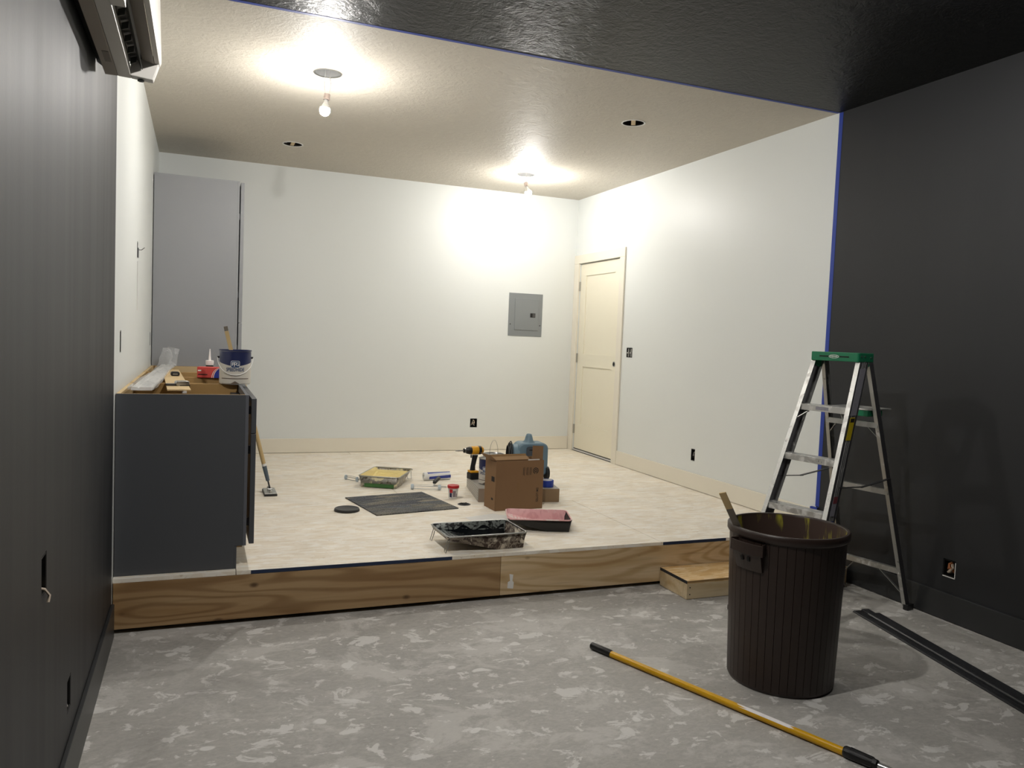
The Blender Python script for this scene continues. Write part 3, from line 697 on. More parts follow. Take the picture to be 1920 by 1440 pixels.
# ------------------------------------------------------------------ paint trays
def tray(label, loc, rz, L, W, h, body, inner, paint, ridge, legs=True, rimm=None, name='paint_tray', taper=.02):
    t = thing(name, label, 'paint tray', loc, rz)
    # local: +x deep end, x from 0 (shallow) to L
    def fl(x):
        u = x/L
        return .002 if u > .62 else .002+(h-.022)*((.62-u)/.62)**1.0
    xs = [0, L*.02]+[L*k/16 for k in range(1, 16)]+[L*.985, L]
    hw = W/2-.012
    mb = MB(); vs, fs = [], []
    for x in xs:
        z = fl(x); q = taper if 0 < x < L else 0
        rows_ = [(-W/2+.004, h), (-hw+.006, (h+z)/2), (-hw+.012, z), (hw-.012, z), (hw-.006, (h+z)/2), (W/2-.004, h)]
        xx = x
        if x == L: rows_ = [(-W/2+.012, h), (-W/2+.012, h), (-hw+.014, h), (hw-.014, h), (W/2-.012, h), (W/2-.012, h)]; xx = L
        if x == 0: rows_ = [(a, h) for a, _ in rows_]
        if x == xs[-2]: xx = L-.014
        if x == xs[1]: xx = .010
        vs += [(xx, a, b) for a, b in rows_]
    n = 6
    for k in range(len(xs)-1):
        for i in range(n-1): fs.append((k*n+i, k*n+i+1, (k+1)*n+i+1, (k+1)*n+i))
    mb.add(vs, fs); o1 = mb.build('pan', body, t, smooth=.5, solid=.0022)
    # inner skin
    vs2 = [(x, y*.985, z+.0022) for x, y, z in vs]; MB().add(vs2, fs).build('lining', inner, t, smooth=.5)
    pts = [(x, y, h) for x, y in rrect(0, L, -W/2, W/2, .03)]
    MB().tube(pts, .0045, 8, closed=True).build('rim', rimm or STEEL, t, smooth=1.)
    mbr = MB()
    for k in range(8):
        x = L*(.12+.055*k); z = fl(x)+.003
        mbr.bar((x, -hw+.03, z), (x, hw-.03, z), .006, .004)
    mbr.build('ridges', ridge, t)
    if paint:
        poly = []; n_ = 26
        for k in range(n_+1):
            y = -hw+.014+(2*hw-.028)*k/n_; poly.append((L*(.30+.10*math.sin(k*.55)+.06*math.sin(k*1.3+1)), y))
        mbp = MB(); vs = []; 
        for (x0_, y) in poly:
            for j in range(7):
                x = x0_+(L-.018-x0_)*j/6; vs.append((x, y, fl(x)+(.0065 if x/L < .6 else .010)))
        mbp.add(vs, [(k*7+j, k*7+j+1, (k+1)*7+j+1, (k+1)*7+j) for k in range(n_) for j in range(6)]); mbp.build('paint', paint, t, smooth=1.)
    if paint:
        for sd in (1, -1):
            vs = []; n_ = 30
            for k in range(n_+1):
                x = L*.16+(L*.80)*k/n_; z = fl(x); u = (.10+.75*min(1, k/9)*(.75+.25*math.sin(k*.62+2)))*(.9 if sd > 0 else .7)
                ya, za, yb_, zb = hw-.012, z+.002, W/2-.004, h
                vs += [(x, sd*(ya*.985-.002), za+.004), (x, sd*((ya+(yb_-ya)*u)*.985-.004), za+(zb-za)*u+.002)]
            MB().add(vs, [(2*k, 2*k+2, 2*k+3, 2*k+1) for k in range(n_)]).build('paint_edge', paint, t, smooth=1.)
    if legs:
        for s in (-1, 1):
            yy = s*(W/2-.03)
            MB().tube([(.02, yy-.016, h-.008), (-.004, yy-.016, .004), (-.004, yy+.016, .004), (.02, yy+.016, h-.008)], .0022, 6).build('leg', STEEL, t, smooth=1.)
    return t
ang = math.atan2(5.965-6.36, 1.31-1.525)
tr1 = tray('metal paint tray with wet cream paint and a green stripe on its end', (1.525, 6.36, ZP+.001), ang, .45, .325, .088, CRUST_Y, CREAMP, None, CREAMP)
MB().box(.4525, .4540, -.11, .125, .006, .034).build('green_stripe', GREENP, tr1)
tr2 = tray('metal roller tray of black paint with brown crusted side at the platform edge', (1.283, 4.222, ZP+.001), .02, .478, .325, .092, CRUST_B, CRUST_K, BLACKPAINT, mat('charcoal_ridges', '#2b3236', .35))
tr3 = tray('black plastic roller tray with pink paint lining before the kraft box', (1.845, 4.60, ZP+.001), -.32, .40, .29, .078, BLACKP, CRUST_P, None, PINKP, False, CRUST_P)
ws = MB().prism([(1.70, 4.56), (1.95, 4.66), (2.02, 4.80), (1.88, 4.95), (1.66, 4.88)], 2, ZP+.0006, ZP+.0014).build('paper_sheet', WHITEP)
tag(ws, 'white paper sheet lying half under the pink-lined tray', 'paper')

# ------------------------------------------------------------------ things on the platform floor
ct = thing('carpet_tile', 'square charcoal carpet tile lying on the platform', 'carpet tile', (1.350, 5.390, ZP+.0005), .172)
MB().box(-.302, .302, -.302, .302, 0, .0018).build('backing', BLACKP, ct); MB().box(-.302, .302, -.302, .302, .002, .0075).build('pile', CARPET, ct)
lid = thing('pail_lid', 'round black pail lid lying beside the carpet tile', 'lid', (.943, 5.235, ZP+.0005))
MB().lathe([(0, 0), (.078, 0), (.082, .004), (.082, .016), (.078, .019), (.072, .016), (0, .0155)], 40, caps=False).build('disc', mat('matte_black_lid', '#2f2f31', .45, var=.05), lid, smooth=.6)
MB().lathe([(.0815, .001), (.0845, .002), (.0845, .009), (.0815, .010), (.0815, .001)], 40, caps=False).build('skirt', BLACKP, lid, smooth=.8)
gr = thing('floor_grommet', 'round black cable opening in the platform beside the carpet tile', 'floor opening', (1.783, 5.275, ZP+.0003))
MB().lathe([(.036, 0), (.046, 0), (.047, .002), (.043, .004), (.036, .003), (.036, 0)], 28, caps=False).build('ring', BLACKP, gr, smooth=.8)
MB().lathe([(0, .0003), (.0365, .0008)], 28, caps=False).build('opening', DKHOLE, gr)
for k in range(3): MB().tube([(.01*math.cos(2.1*k), .01*math.sin(2.1*k), .002), (.022*math.cos(2.1*k+.5), .022*math.sin(2.1*k+.5), .010), (.03*math.cos(2.1*k+1), .03*math.sin(2.1*k+1), .004)], .003, 6).build('cable', BLKW, gr, smooth=1.)
tub = thing('spackle_tub', 'small white spackle tub with red lid on the platform', 'tub', (1.770, 5.50, ZP+.0005))
MB().lathe([(0, 0), (.031, 0), (.033, .003), (.039, .082), (.0, .082)], 28, caps=False).build('body', WHITE, tub, smooth=.6)
MB().lathe([(0, .098), (.041, .098), (.0435, .095), (.0435, .078), (.040, .078), (.0, .08)], 28, caps=False).build('red_lid', RED, tub, smooth=.6)
def patch(parent, r0, r1, z0, z1, a0, a1, m, name='label', n=6):
    mb = MB(); vs = []
    for k in range(n+1):
        a = a0+(a1-a0)*k/n
        vs += [(r0*math.cos(a), r0*math.sin(a), z0), (r1*math.cos(a), r1*math.sin(a), z1)]
    mb.add(vs, [(2*k, 2*k+2, 2*k+3, 2*k+1) for k in range(n)]); mb.build(name, m, parent, smooth=1.)
R2 = lambda z: .0336+.0062*z/.08
aC = math.atan2(-5.5, -1.77)
patch(tub, R2(.045), R2(.072), .045, .072, aC-.75, aC-.1, RED); patch(tub, R2(.012), R2(.043), .012, .043, aC-.75, aC-.25, NAVYL)
patch(tub, R2(.015), R2(.06), .015, .06, aC-.05, aC+.55, mat('grey_print', '#8a8088', .5)); patch(tub, R2(.012), R2(.04), .012, .04, aC+.65, aC+.9, mat('grey_print', '#8a8088'))

sl = thing('roller_sleeve', 'new roller cover in blue and clear wrapping on the platform', 'roller cover', (1.858, 6.235, ZP+.0008), .06)
R90 = Matrix.Rotation(PI/2, 4, 'Y')
MB().lathe([(.014, -.115), (.031, -.115), (.033, -.11), (.033, .112), (.031, .116), (.014, .116), (.014, -.115)], 28, caps=False).xf(Matrix.Translation((0, 0, .033)) @ R90).build('nap', WHITE, sl, smooth=.7)
def sleeve_band(a0, a1, x0, x1, m, nm):
    mb = MB(); vs = []; n = 10
    for k in range(n+1):
        a = a0+(a1-a0)*k/n
        vs += [(x0, -.0337*math.cos(a), .033+.0337*math.sin(a)), (x1, -.0337*math.cos(a+.3), .033+.0337*math.sin(a+.3))]
    mb.add(vs, [(2*k, 2*k+2, 2*k+3, 2*k+1) for k in range(n)]); mb.build(nm, m, sl, smooth=1.)
sleeve_band(.75, 1.7, -.085, .113, SLEEVE, 'wrap_band'); sleeve_band(-.7, .05, -.075, .113, SLEEVE, 'wrap_band'); sleeve_band(1.75, 2.6, -.06, .113, SLEEVE, 'wrap_band')

def roller_frame(label, loc, rz, handle=True):
    t = thing('paint_roller', label, 'paint roller', loc, rz, 'bare roller frames')
    Rx = Matrix.Translation((0, 0, .021)) @ R90
    capm = mat('pale_blue_cap', '#b9c6cf', .4)
    for x in (-.105, .105):
        MB().lathe([(.008, -.012), (.019, -.012), (.0205, -.004), (.0205, .008), (.008, .012)], 18).xf(Matrix.Translation((x, 0, 0)) @ Rx).build('end_cap', capm, t, smooth=.6)
    for k in range(5):
        a = 2*PI*k/5
        MB().tube([(-.1, .016*math.cos(a), .021+.016*math.sin(a)), (0, .019*math.cos(a), .021+.019*math.sin(a)), (.1, .016*math.cos(a), .021+.016*math.sin(a))], .0016, 6).build('cage_wire', STEEL, t, smooth=1.)
    MB().tube([(.10, 0, .021), (.15, 0, .021), (.158, .01, .02), (.158, .06, .014), (.15, .07, .014), (.06, .075, .018), (.055, .085, .02), (.055, .14, .032)], .003, 8).build('arm', STEEL, t, smooth=1.)
    if handle: MB().tube([(.055, .13, .030), (.058, .145, .033), (.075, .195, .045), (.088, .235, .05), (.09, .242, .05)], [.010, .016, .017, .016, .010], 14).build('handle', BLACKP, t, smooth=1.)
    return t
roller_frame('bare roller frame with black handle beside the carpet tile', (1.66, 5.845, ZP+.0008), -.33)
t = roller_frame('bare roller cage with rod lying beside the cream paint tray', (1.165, 6.30, ZP+.0008), -1.0, False)
t.scale = (.62, .62, 1)

# stack behind: wrapped carton with things on it
PKR = -.183; pk = thing('wrapped_carton', 'low carton wrapped in grey film and brown tape under the paint cans', 'carton', (2.262, 5.572, ZP+.0005), PKR)
S = .305; ZT = ZP+.1025
MB().prism(rrect(-S, S, -S, S, .012, 3), 2, 0, .1).build('bundle', GREY, pk, bevel=.004)
MB().box(-S+.001, -.17, -S-.0012, -S, .001, .0985).build('paper_end', mat('brown_grey_paper', '#8f7f70', .6, var=.1), pk); MB().box(.12, S-.002, -S-.0012, -S, .001, .0985).build('tape_wrap', BROWNW, pk)
for k in range(5): MB().box(-S-.0012, -S, -S+.03, S-.05, .012+.018*k, .0165+.018*k).build('film_fold', mat('pale_film', '#bdb8b0', .35), pk)
MB().box(.18, .185, -S+.01, S-.01, .1002, .1012).build('film_fold', WHITE, pk)
paint_can('paint_can', 'open paint can with printed label beside the kraft box', (2.055, 5.50, ZT), -.78, .083, .192, 'can')
c2 = paint_can('paint_can', 'paint can with raised wire bail behind the labelled can', (2.155, 5.70, ZT), .3, .083, .193, 'plain')
MB().tube([(-.075*math.cos(a)*.55, .0, .185+.115*math.sin(a)) for a in [PI*k/18 for k in range(19)]], .0015, 6).build('bail_handle', STEEL, c2, smooth=1.)

dl = thing('impact_driver', 'yellow and black cordless driver standing on its battery', 'drill', (1.985, 5.70, ZT), .12)
MB().box(-.032, .045, -.036, .036, 0, .05).build('battery', BLACKP, dl, bevel=.006); MB().box(-.028, .040, -.034, .034, .0502, .068).build('battery_foot', YTOOL, dl, bevel=.006)
secs = []
for k, (x, z, a, b) in enumerate([(.0, .066, .022, .019), (.002, .10, .019, .016), (.012, .15, .020, .017), (.018, .185, .024, .02)]):
    secs.append([(x+a*math.cos(2*PI*j/14), b*math.sin(2*PI*j/14), z) for j in range(14)])
MB().loft(secs).build('grip', BLACKP, dl, smooth=1.)
RXn = Matrix.Translation((0, 0, .222)) @ Matrix.Rotation(-PI/2, 4, 'Y')
MB().lathe([(.0, -.085), (.022, -.083), (.031, -.07), (.033, -.03), (.032, .012), (.028, .02)], 24).xf(RXn).build('motor_housing', YTOOL, dl, smooth=.7)
MB().lathe([(.0335, -.062), (.0338, -.05), (.0335, -.038)], 24, caps=False).xf(RXn).build('black_band', BLACKP, dl, smooth=.7)
MB().lathe([(.029, .018), (.030, .03), (.024, .055), (.017, .062), (.017, .08), (.010, .084)], 22).xf(RXn).build('nose', BLACKP, dl, smooth=.6)
MB().lathe([(.0185, .068), (.0185, .076)], 22).xf(RXn).build('chuck_ring', STEEL, dl, smooth=.6)
MB().lathe([(.004, .08), (.004, .125), (.0025, .15)], 10).xf(RXn).build('bit', STEEL, dl, smooth=.6)
MB().box(-.02, -.012, -.006, .006, .165, .19).build('trigger', BLACKP, dl, bevel=.002)

bl = thing('air_mover', 'blue-grey portable blower with top handle behind the kraft box', 'blower', (2.435, 5.66, ZT), -.10)
prof = rrect(-.105, .14, .03, .285, .045, 5)
MB().prism(prof, 1, -.07, .10).build('housing', BLUEG, bl, bevel=.012, smooth=.7)
MB().lathe([(.0, -.145), (.085, -.145), (.10, -.135), (.10, -.095), (.0, -.09)], 32, caps=False).xf(Matrix.Translation((0, .015, .17)) @ R90).build('intake_ring', BLUEG, bl, smooth=.7)
MB().prism(rrect(-.045, .06, .10, .262, .02), 1, -.0865, -.0835).build('label_plate', BLUEGD, bl)
for (x, z, w_, hh_) in ((-.005, .235, .035, .010), (.01, .222, .01, .02), (.0, .175, .05, .012), (-.012, .16, .012, .02), (.02, .155, .014, .014)):
    MB().box(x-w_/2, x+w_/2, -.0872, -.0867, z-hh_/2, z+hh_/2).build('print', INK, bl)
mb = MB(); secs = []
for z, a, b in ((.283, .055, .055), (.30, .034, .045), (.33, .026, .035), (.348, .02, .028), (.353, .008, .014)):
    secs.append([(.0+a*math.cos(2*PI*j/16), .01+b*math.sin(2*PI*j/16), z) for j in range(16)])
mb.loft(secs).build('top_handle', BLUEG, bl, smooth=.9)
for k in range(4):
    r_ = .112-.010*k; x = -.150-.004*(k % 2)
    MB().tube([(x-.006*k, .0+r_*.55*math.cos(a), .175+r_*1.05*math.sin(a)) for a in [2*PI*j/20 for j in range(20)]], .0045, 6, closed=True).build('cord_loop', BLKW, bl, smooth=1.)
MB().tube([(-.155, -.02, .28), (-.172, -.05, .23), (-.185, -.06, .15), (-.19, -.05, .06)], .0045, 6).build('cord_end', BLKW, bl, smooth=1.)
MB().lathe([(.0, 0), (.05, 0), (.05, .025), (.0, .025)], 24, caps=False).xf(Matrix.Translation((.125, -.05, .05)) @ Matrix.Rotation(-.0, 4, 'Z') @ Matrix.Rotation(PI/2, 4, 'Y')).build('wheel', BLACKP, bl, smooth=.6)
MB().box(-.10, -.07, -.06, .09, 0, .032).build('foot', BLACKP, bl); MB().box(.08, .11, -.06, .09, 0, .032).build('foot', BLACKP, bl)
rt_ = thing('tape_roll', 'roll of blue masking tape lying on the wrapped carton', 'tape roll', (2.443, 5.315, ZT))
MB().lathe([(.040, 0), (.052, 0), (.052, .048), (.040, .048), (.040, 0)], 32, caps=False).build('tape', TAPEB, rt_, smooth=.6)
MB().lathe([(.0375, .0005), (.0398, .0005), (.0398, .0475), (.0375, .0475), (.0375, .0005)], 32, caps=False).build('core', WHITEP, rt_, smooth=.6)

kb = thing('kraft_box', 'open kraft cardboard box with printed emblem standing on the platform', 'cardboard box', (1.924, 5.017, ZP+.0005), .075)
BW, BD, BH, th = .368, .19, .345, .004
for nm, b in (('front_panel', (0, BW, 0, th, 0, BH)), ('rear_panel', (0, BW, BD-th, BD, 0, BH)), ('side_panel', (0, th, th, BD-th, 0, BH)), ('side_panel', (BW-th, BW, th, BD-th, 0, BH)), ('bottom_panel', (th, BW-th, th, BD-th, 0, th))):
    MB().box(*b).build(nm, KRAFT, kb)
MB().bar((-.003, .05, .002), (-.003, .05, BH-.004), .10, .003, (1, 0, 0)).build('overlap_flap', KRAFT, kb)
MB().bar((BW*.5-.02, BD-.002, BH+.001), (BW*.5-.02, BD+.012, BH+.018), .32, .003, (0, 1, 0)).build('top_flap', KRAFTD, kb)
MB().bar((BW*.36, .03, BH+.004), (BW*.36, .075, BH+.022), BW*.74, .003, (0, 0, 1)).build('top_flap', KRAFTD, kb)
MB().bar((BW*.87, .01, BH+.001), (BW*.89, .022, BH+.10), .085, .003, (0, 1, 0)).build('corner_flap', KRAFT, kb)
MB().bar((.0, .08, BH), (-.055, .075, BH+.045), .14, .003, (0, 0, 1)).build('side_flap', KRAFT, kb)
MB().box(.245, .335, .0055, .007, BH+.001, BH+.009).build('paper_strip', WHITEP, kb)
cx_, cz_ = .305, .272
mb = MB(); n = 28; vs = []
for k in range(n+1):
    a = -PI/2+.22+(2*PI-.44)*k/n
    vs += [(cx_+.022*math.cos(a), -.0006, cz_+.022*math.sin(a)), (cx_+.0165*math.cos(a), -.0006, cz_+.0165*math.sin(a))]
mb.add(vs, [(2*k, 2*k+2, 2*k+3, 2*k+1) for k in range(n)]); mb.build('emblem_ring', INK, kb)
mb = MB(); vs = []
for k in range(n+1):
    a = 2*PI*k/n; r_ = .0105+(.0018 if k % 4 < 2 else 0)
    vs += [(cx_+r_*math.cos(a), -.0006, cz_+r_*math.sin(a)), (cx_+.0055*math.cos(a), -.0006, cz_+.0055*math.sin(a))]
mb.add(vs, [(2*k, 2*k+2, 2*k+3, 2*k+1) for k in range(n)]); mb.build('emblem_core', INK, kb)
for i, x in enumerate((.212, .239, .264)):
    for q, hh_ in ((-.0045, .05), (.0045, .058-.004*i)):
        MB().box(x+q-.0016, x+q+.0016, -.0006, -.0002, cz_-hh_/2-.003, cz_+hh_/2).build('print', INK, kb)
textobj('print', 'EM LOTES', .024, INK, kb, lambda x, y: Vector((.322+y, -.0006, .10-x)), .95, .0004)
MB().box(.165, .169, -.0008, -.0001, .128, .196).build('hand_slot', KRAFTD, kb); MB().box(.176, .180, -.0008, -.0001, .128, .196).build('hand_slot', KRAFTD, kb)
MB().box(-.0052, -.0047, .02, .07, .20, .235).build('print', INK, kb); MB().box(-.0052, -.0047, .035, .065, .07, .085).build('print', INK, kb)

# ------------------------------------------------------------------ step box
sb = thing('step_box', 'low pine step box with strand-board tread against the platform', 'step', (2.625, 3.725, 0))
SWD, SDP = 1.19, .285
MB().box(0, .038, .0385, SDP-.002, .002, .092).build('side_board', PINE2, sb, bevel=.0015); MB().box(SWD-.038, SWD, .0385, SDP-.002, .002, .092).build('side_board', PINE2, sb, bevel=.0015)
MB().box(0, SWD, 0, .038, .002, .092).build('front_board', PINE2, sb, bevel=.0015)
MB().box(.0, .50, .0, SDP-.002, .0925, .110).build('tread', OSB2, sb); MB().box(.502, SWD, .0, SDP-.002, .0925, .110).build('tread', OSB2, sb)
MB().box(-.0015, -.0003, .0, SDP-.002, .0925, .1095).build('edge_paint', mat('black_edge', '#20242a', .5), sb); MB().box(.0, SWD, -.0015, -.0003, .0985, .1095).build('edge_paint', mat('raw_edge', '#9a7a4c', .6), sb)
for z in (.03, .07): MB().lathe([(.004, 0), (.004, .0008)], 8).xf(Matrix.Translation((.02, -.0003, z)) @ Matrix.Rotation(PI/2, 4, 'X')).build('screw', BLACKP, sb)

# ------------------------------------------------------------------ bin
bn = thing('trash_bin', 'tall ribbed brown plastic bin standing on the concrete', 'bin', (2.425, 2.715, 0), 0)
RB, RT, HB, N = .226, .246, .682, 44
def ring(r, z, gd):
    pts = []
    for k in range(N):
        a0 = 2*PI*k/N; d = 2*PI/N
        for f_, dep in ((0, gd), (.035, 0), (.5, 0), (.965, 0)):
            a = a0+d*f_; pts.append(((r-dep)*math.cos(a), (r-dep)*math.sin(a), z))
    return pts
mb = MB(); secs = [ring(RB*.4, .004, 0), ring(RB-.006, .002, 0), ring(RB, .014, .0)]+[ring(RB+(RT-RB)*u, .014+(HB-.05)*u, .003) for u in (.012, .25, .5, .75, .985)]+[ring(RT, HB-.035, 0)]
mb.loft(secs, 0, False).build('shell', BIN, bn, smooth=.25)
MB().lathe([(.0, .018), (RB-.012, .018), (RT-.006, HB-.002)], 72, caps=False).build('inside', BIN_IN, bn, smooth=.8)
MB().lathe([(RT-.007, HB-.036), (RT+.006, HB-.034), (RT+.011, HB-.026), (RT+.011, HB-.004), (RT+.006, HB+.002), (RT-.003, HB+.002), (RT-.0065, HB-.006)], 72, caps=False).build('rim', BIN, bn, smooth=.7)
def bin_handle(a0):
    M = Matrix.Rotation(a0, 4, 'Z')
    h1 = MB(); R_ = RT+.001
    def arcbar(r0, r1, a, z0_, z1_, mb, n=8):
        secs = []
        for k in range(n+1):
            t = -a+2*a*k/n; c, s = math.cos(t), math.sin(t)
            secs.append([(r0*c, r0*s, z0_), (r1*c, r1*s, z0_), (r1*c, r1*s, z1_), (r0*c, r0*s, z1_)])
        mb.loft(secs)
    g_ = MB(); arcbar(R_+.028, R_+.034, .30, HB-.088, HB-.045, g_); arcbar(R_+.0, R_+.034, .30, HB-.092, HB-.088, g_)
    o = g_.xf(M).build('handle', BIN, bn, bevel=.0015)
    for s in (-1, 1):
        e = MB(); a = s*.30; c, s_ = math.cos(a), math.sin(a)
        e.bar(((R_-.004)*c, (R_-.004)*s_, HB-.066), ((R_+.034)*c, (R_+.034)*s_, HB-.066), .004, .05); e.xf(M).build('handle_end', BIN, bn)
    p = MB(); secs = []
    for k in range(9):
        t = -.27+.54*k/8; c, s = math.cos(t), math.sin(t)
        secs.append([((R_-.006)*c, (R_-.006)*s, HB-.165), ((R_+.004)*c, (R_+.004)*s, HB-.165), ((R_+.028)*c, (R_+.028)*s, HB-.0925), ((R_-.004)*c, (R_-.004)*s, HB-.0925)])
    p.loft(secs); p.xf(M).build('handle_shield', BIN, bn)
    for t in (-.06, .06):
        q = MB(); c, s = math.cos(t), math.sin(t); q.bar(((R_+.022)*c, (R_+.022)*s, HB-.122), ((R_+.027)*c, (R_+.027)*s, HB-.105), .012, .006); q.xf(M).build('drain_slot', DKHOLE, bn)
bin_handle(PI+.2); bin_handle(.2)
ss = thing('paint_stick', 'long wooden paint stick leaning over the bin rim', 'stick', (2.568, 2.755, .03))
a_, b_ = Vector((0, 0, 0)), Vector((-.465, .01, .80)); Q = lambda k: a_+(b_-a_)*k
MB().bar(Q(0), Q(.91), .030, .006, (.5, .5, .6)).build('dipped_end', STICKG, ss); MB().bar(Q(.9105), Q(1), .030, .006, (.5, .5, .6)).build('bare_end', STICK, ss)

# ------------------------------------------------------------------ extension pole
q0, q1 = Vector((1.755, 3.235, .018)), Vector((2.185, 2.09, .018)); dv = (q1-q0).normalized(); Lp = (q1-q0).length
ep = thing('extension_pole', 'yellow extension pole with black grip lying on the concrete', 'pole', (q0.x, q0.y, 0), math.atan2(dv.y, dv.x))
zz = .018
MB().tube([(0, 0, zz), (.006, 0, zz), (.12, 0, zz), (.126, 0, zz)], [.010, .0165, .0165, .014], 16).build('rubber_grip', BLACKP, ep, smooth=.6)
MB().tube([(.126, 0, zz-.002), (Lp, 0, zz-.002)], .0145, 16).build('outer_tube', YELLOW, ep, smooth=.8)
mb = MB(); vs = []
for k in range(9):
    a = .0+PI*.8*k/8
    vs += [(Lp-.42+.03*math.sin(k*2), .0148*math.cos(a), zz-.002+.0148*math.sin(a)), (Lp-.20+.012*math.sin(k*3), .0148*math.cos(a), zz-.002+.0148*math.sin(a))]
mb.add(vs, [(2*k, 2*k+2, 2*k+3, 2*k+1) for k in range(8)]); mb.build('paper_label', mat('worn_label', '#efebe9', .6, var=.12, vs=60), ep, smooth=1.)
MB().tube([(Lp-.002, 0, zz+.002), (Lp+.004, 0, zz+.002), (Lp+.06, 0, zz+.002), (Lp+.115, 0, zz+.001), (Lp+.12, 0, zz+.001)], [.018, .0205, .021, .017, .013], 14).build('twist_lock', BLACKP, ep, smooth=.3)
for k in range(10):
    a = 2*PI*k/10; MB().bar((Lp+.02, .0205*math.cos(a), zz+.002+.0205*math.sin(a)), (Lp+.10, .0185*math.cos(a), zz+.002+.0185*math.sin(a)), .004, .003, (0, math.cos(a), math.sin(a))).build('grip_rib', BLACKP, ep)
MB().tube([(Lp+.12, 0, zz), (Lp+.75, 0, zz)], .0115, 16).build('inner_tube', mat('bright_aluminium', '#d8d8d6', .25, .9), ep, smooth=.8)

# ------------------------------------------------------------------ black strips on the floor
TRM = mat('black_rubber_strip', '#2e2f32', .38, var=.1)
s0, s1 = Vector((3.492, 3.285, 0)), Vector((3.235, 2.155, 0)); sd = (s1-s0).normalized(); sa = math.atan2(sd.y, sd.x)
def strip(label, off, start, wdt, z, hgt, L=2.2):
    nrm = Vector((-sd.y, sd.x, 0)); p = s0+sd*start+nrm*off
    t = thing('floor_strip', label, 'trim strip', (p.x, p.y, z), sa)
    MB().prism([(-wdt/2, 0), (wdt/2, 0), (wdt/2, hgt*.6), (wdt/2-.006, hgt), (-wdt/2+.006, hgt), (-wdt/2, hgt*.6)], 0, 0, L).build('base', TRM, t)
    n = int(wdt/.009)
    for k in range(n):
        y = -wdt/2+.008+k*(wdt-.016)/max(1, n-1); MB().box(.001, L-.001, y-.0022, y+.0022, hgt+.0001, hgt+.0025).build('rib', TRM, t)
    return t
strip('wide black ribbed floor strip lying lowest beside the bin', -.012, .0, .085, .0005, .007)
strip('black ribbed floor strip stacked on top beside the dark wall', .018, .085, .075, .0108, .012)
strip('short narrow black strip end lying before the stacked strip', .022, .0, .05, .0108-.0006+.0006, .004, .08)

# ------------------------------------------------------------------ step ladder
TH = .188; ld = thing('step_ladder', 'aluminium step ladder with green top beside the bin', 'ladder', (3.32, 3.375, 0), TH-PI/2)
Ht, wf, wt, df, dr_, wr, wtr, cw, cd = 1.454, .476, .302, .531, .442, .443, .298, .30, .142
Hr = Ht-.05
def rail(sg, z, front=True):
    t = (Hr-z)/Hr
    if front: return Vector((sg*(wt+(wf-wt)*t)/2, -.055-(df-.055)*t, z))
    return Vector((sg*(wtr+(wr-wtr)*t)/2, .045+(dr_-.045)*t, z))
# top cap
mb = MB(); mb.prism(rrect(-cw/2, cw/2, -cd/2, cd/2, .012, 3), 2, Ht-.050, Ht); mb.build('top_cap', GREENL, ld, bevel=.004)
for s in (-1, 1):
    MB().prism([(-.06, Ht-.0505), (.062, Ht-.0505), (.02, Ht-.075), (-.005, Ht-.085), (-.03, Ht-.075)], 0, s*(cw/2-.001), s*(cw/2-.012)).build('cap_ear', GREENL, ld)
    MB().box(s*.062-.03, s*.062+.03, -cd/2-.0012, -cd/2-.0002, Ht-.028, Ht-.021).build('slot', DKHOLE, ld)
    for (y, z) in ((-.045, Ht-.02), (-.015, Ht-.02), (.04, Ht-.025), (-.01, Ht-.05)):
        MB().lathe([(.005, 0), (.005, .002)], 10).xf(Matrix.Translation((s*(cw/2+.0003), y, z)) @ Matrix.Rotation(s*PI/2, 4, 'Y')).build('rivet', GALV, ld)
mb = MB(); n = 28
mb.add([(.032*math.cos(2*PI*k/n), -cd/2-.0014, Ht-.0245+.010*math.sin(2*PI*k/n)) for k in range(n)], [tuple(range(n))]); mb.build('logo_oval', WHITE, ld)
mb = MB(); mb.add([(.029*math.cos(2*PI*k/n), -cd/2-.0018, Ht-.0245+.008*math.sin(2*PI*k/n)) for k in range(n)], [tuple(range(n))]); mb.build('logo_field', GREENL, ld)
textobj('logo_text', 'WERNER', .0125, WHITE, ld, lambda x, y: Vector((x, -cd/2-.0022, Ht-.0245+y)), .95, .0002)
def channel(p0, p1, poly, name, m, mi=None):
    MB().loft([[p0+Vector((a, b, 0)) for a, b in poly], [p1+Vector((a, b, 0)) for a, b in poly]]).build(name, m, ld)
WD = .072
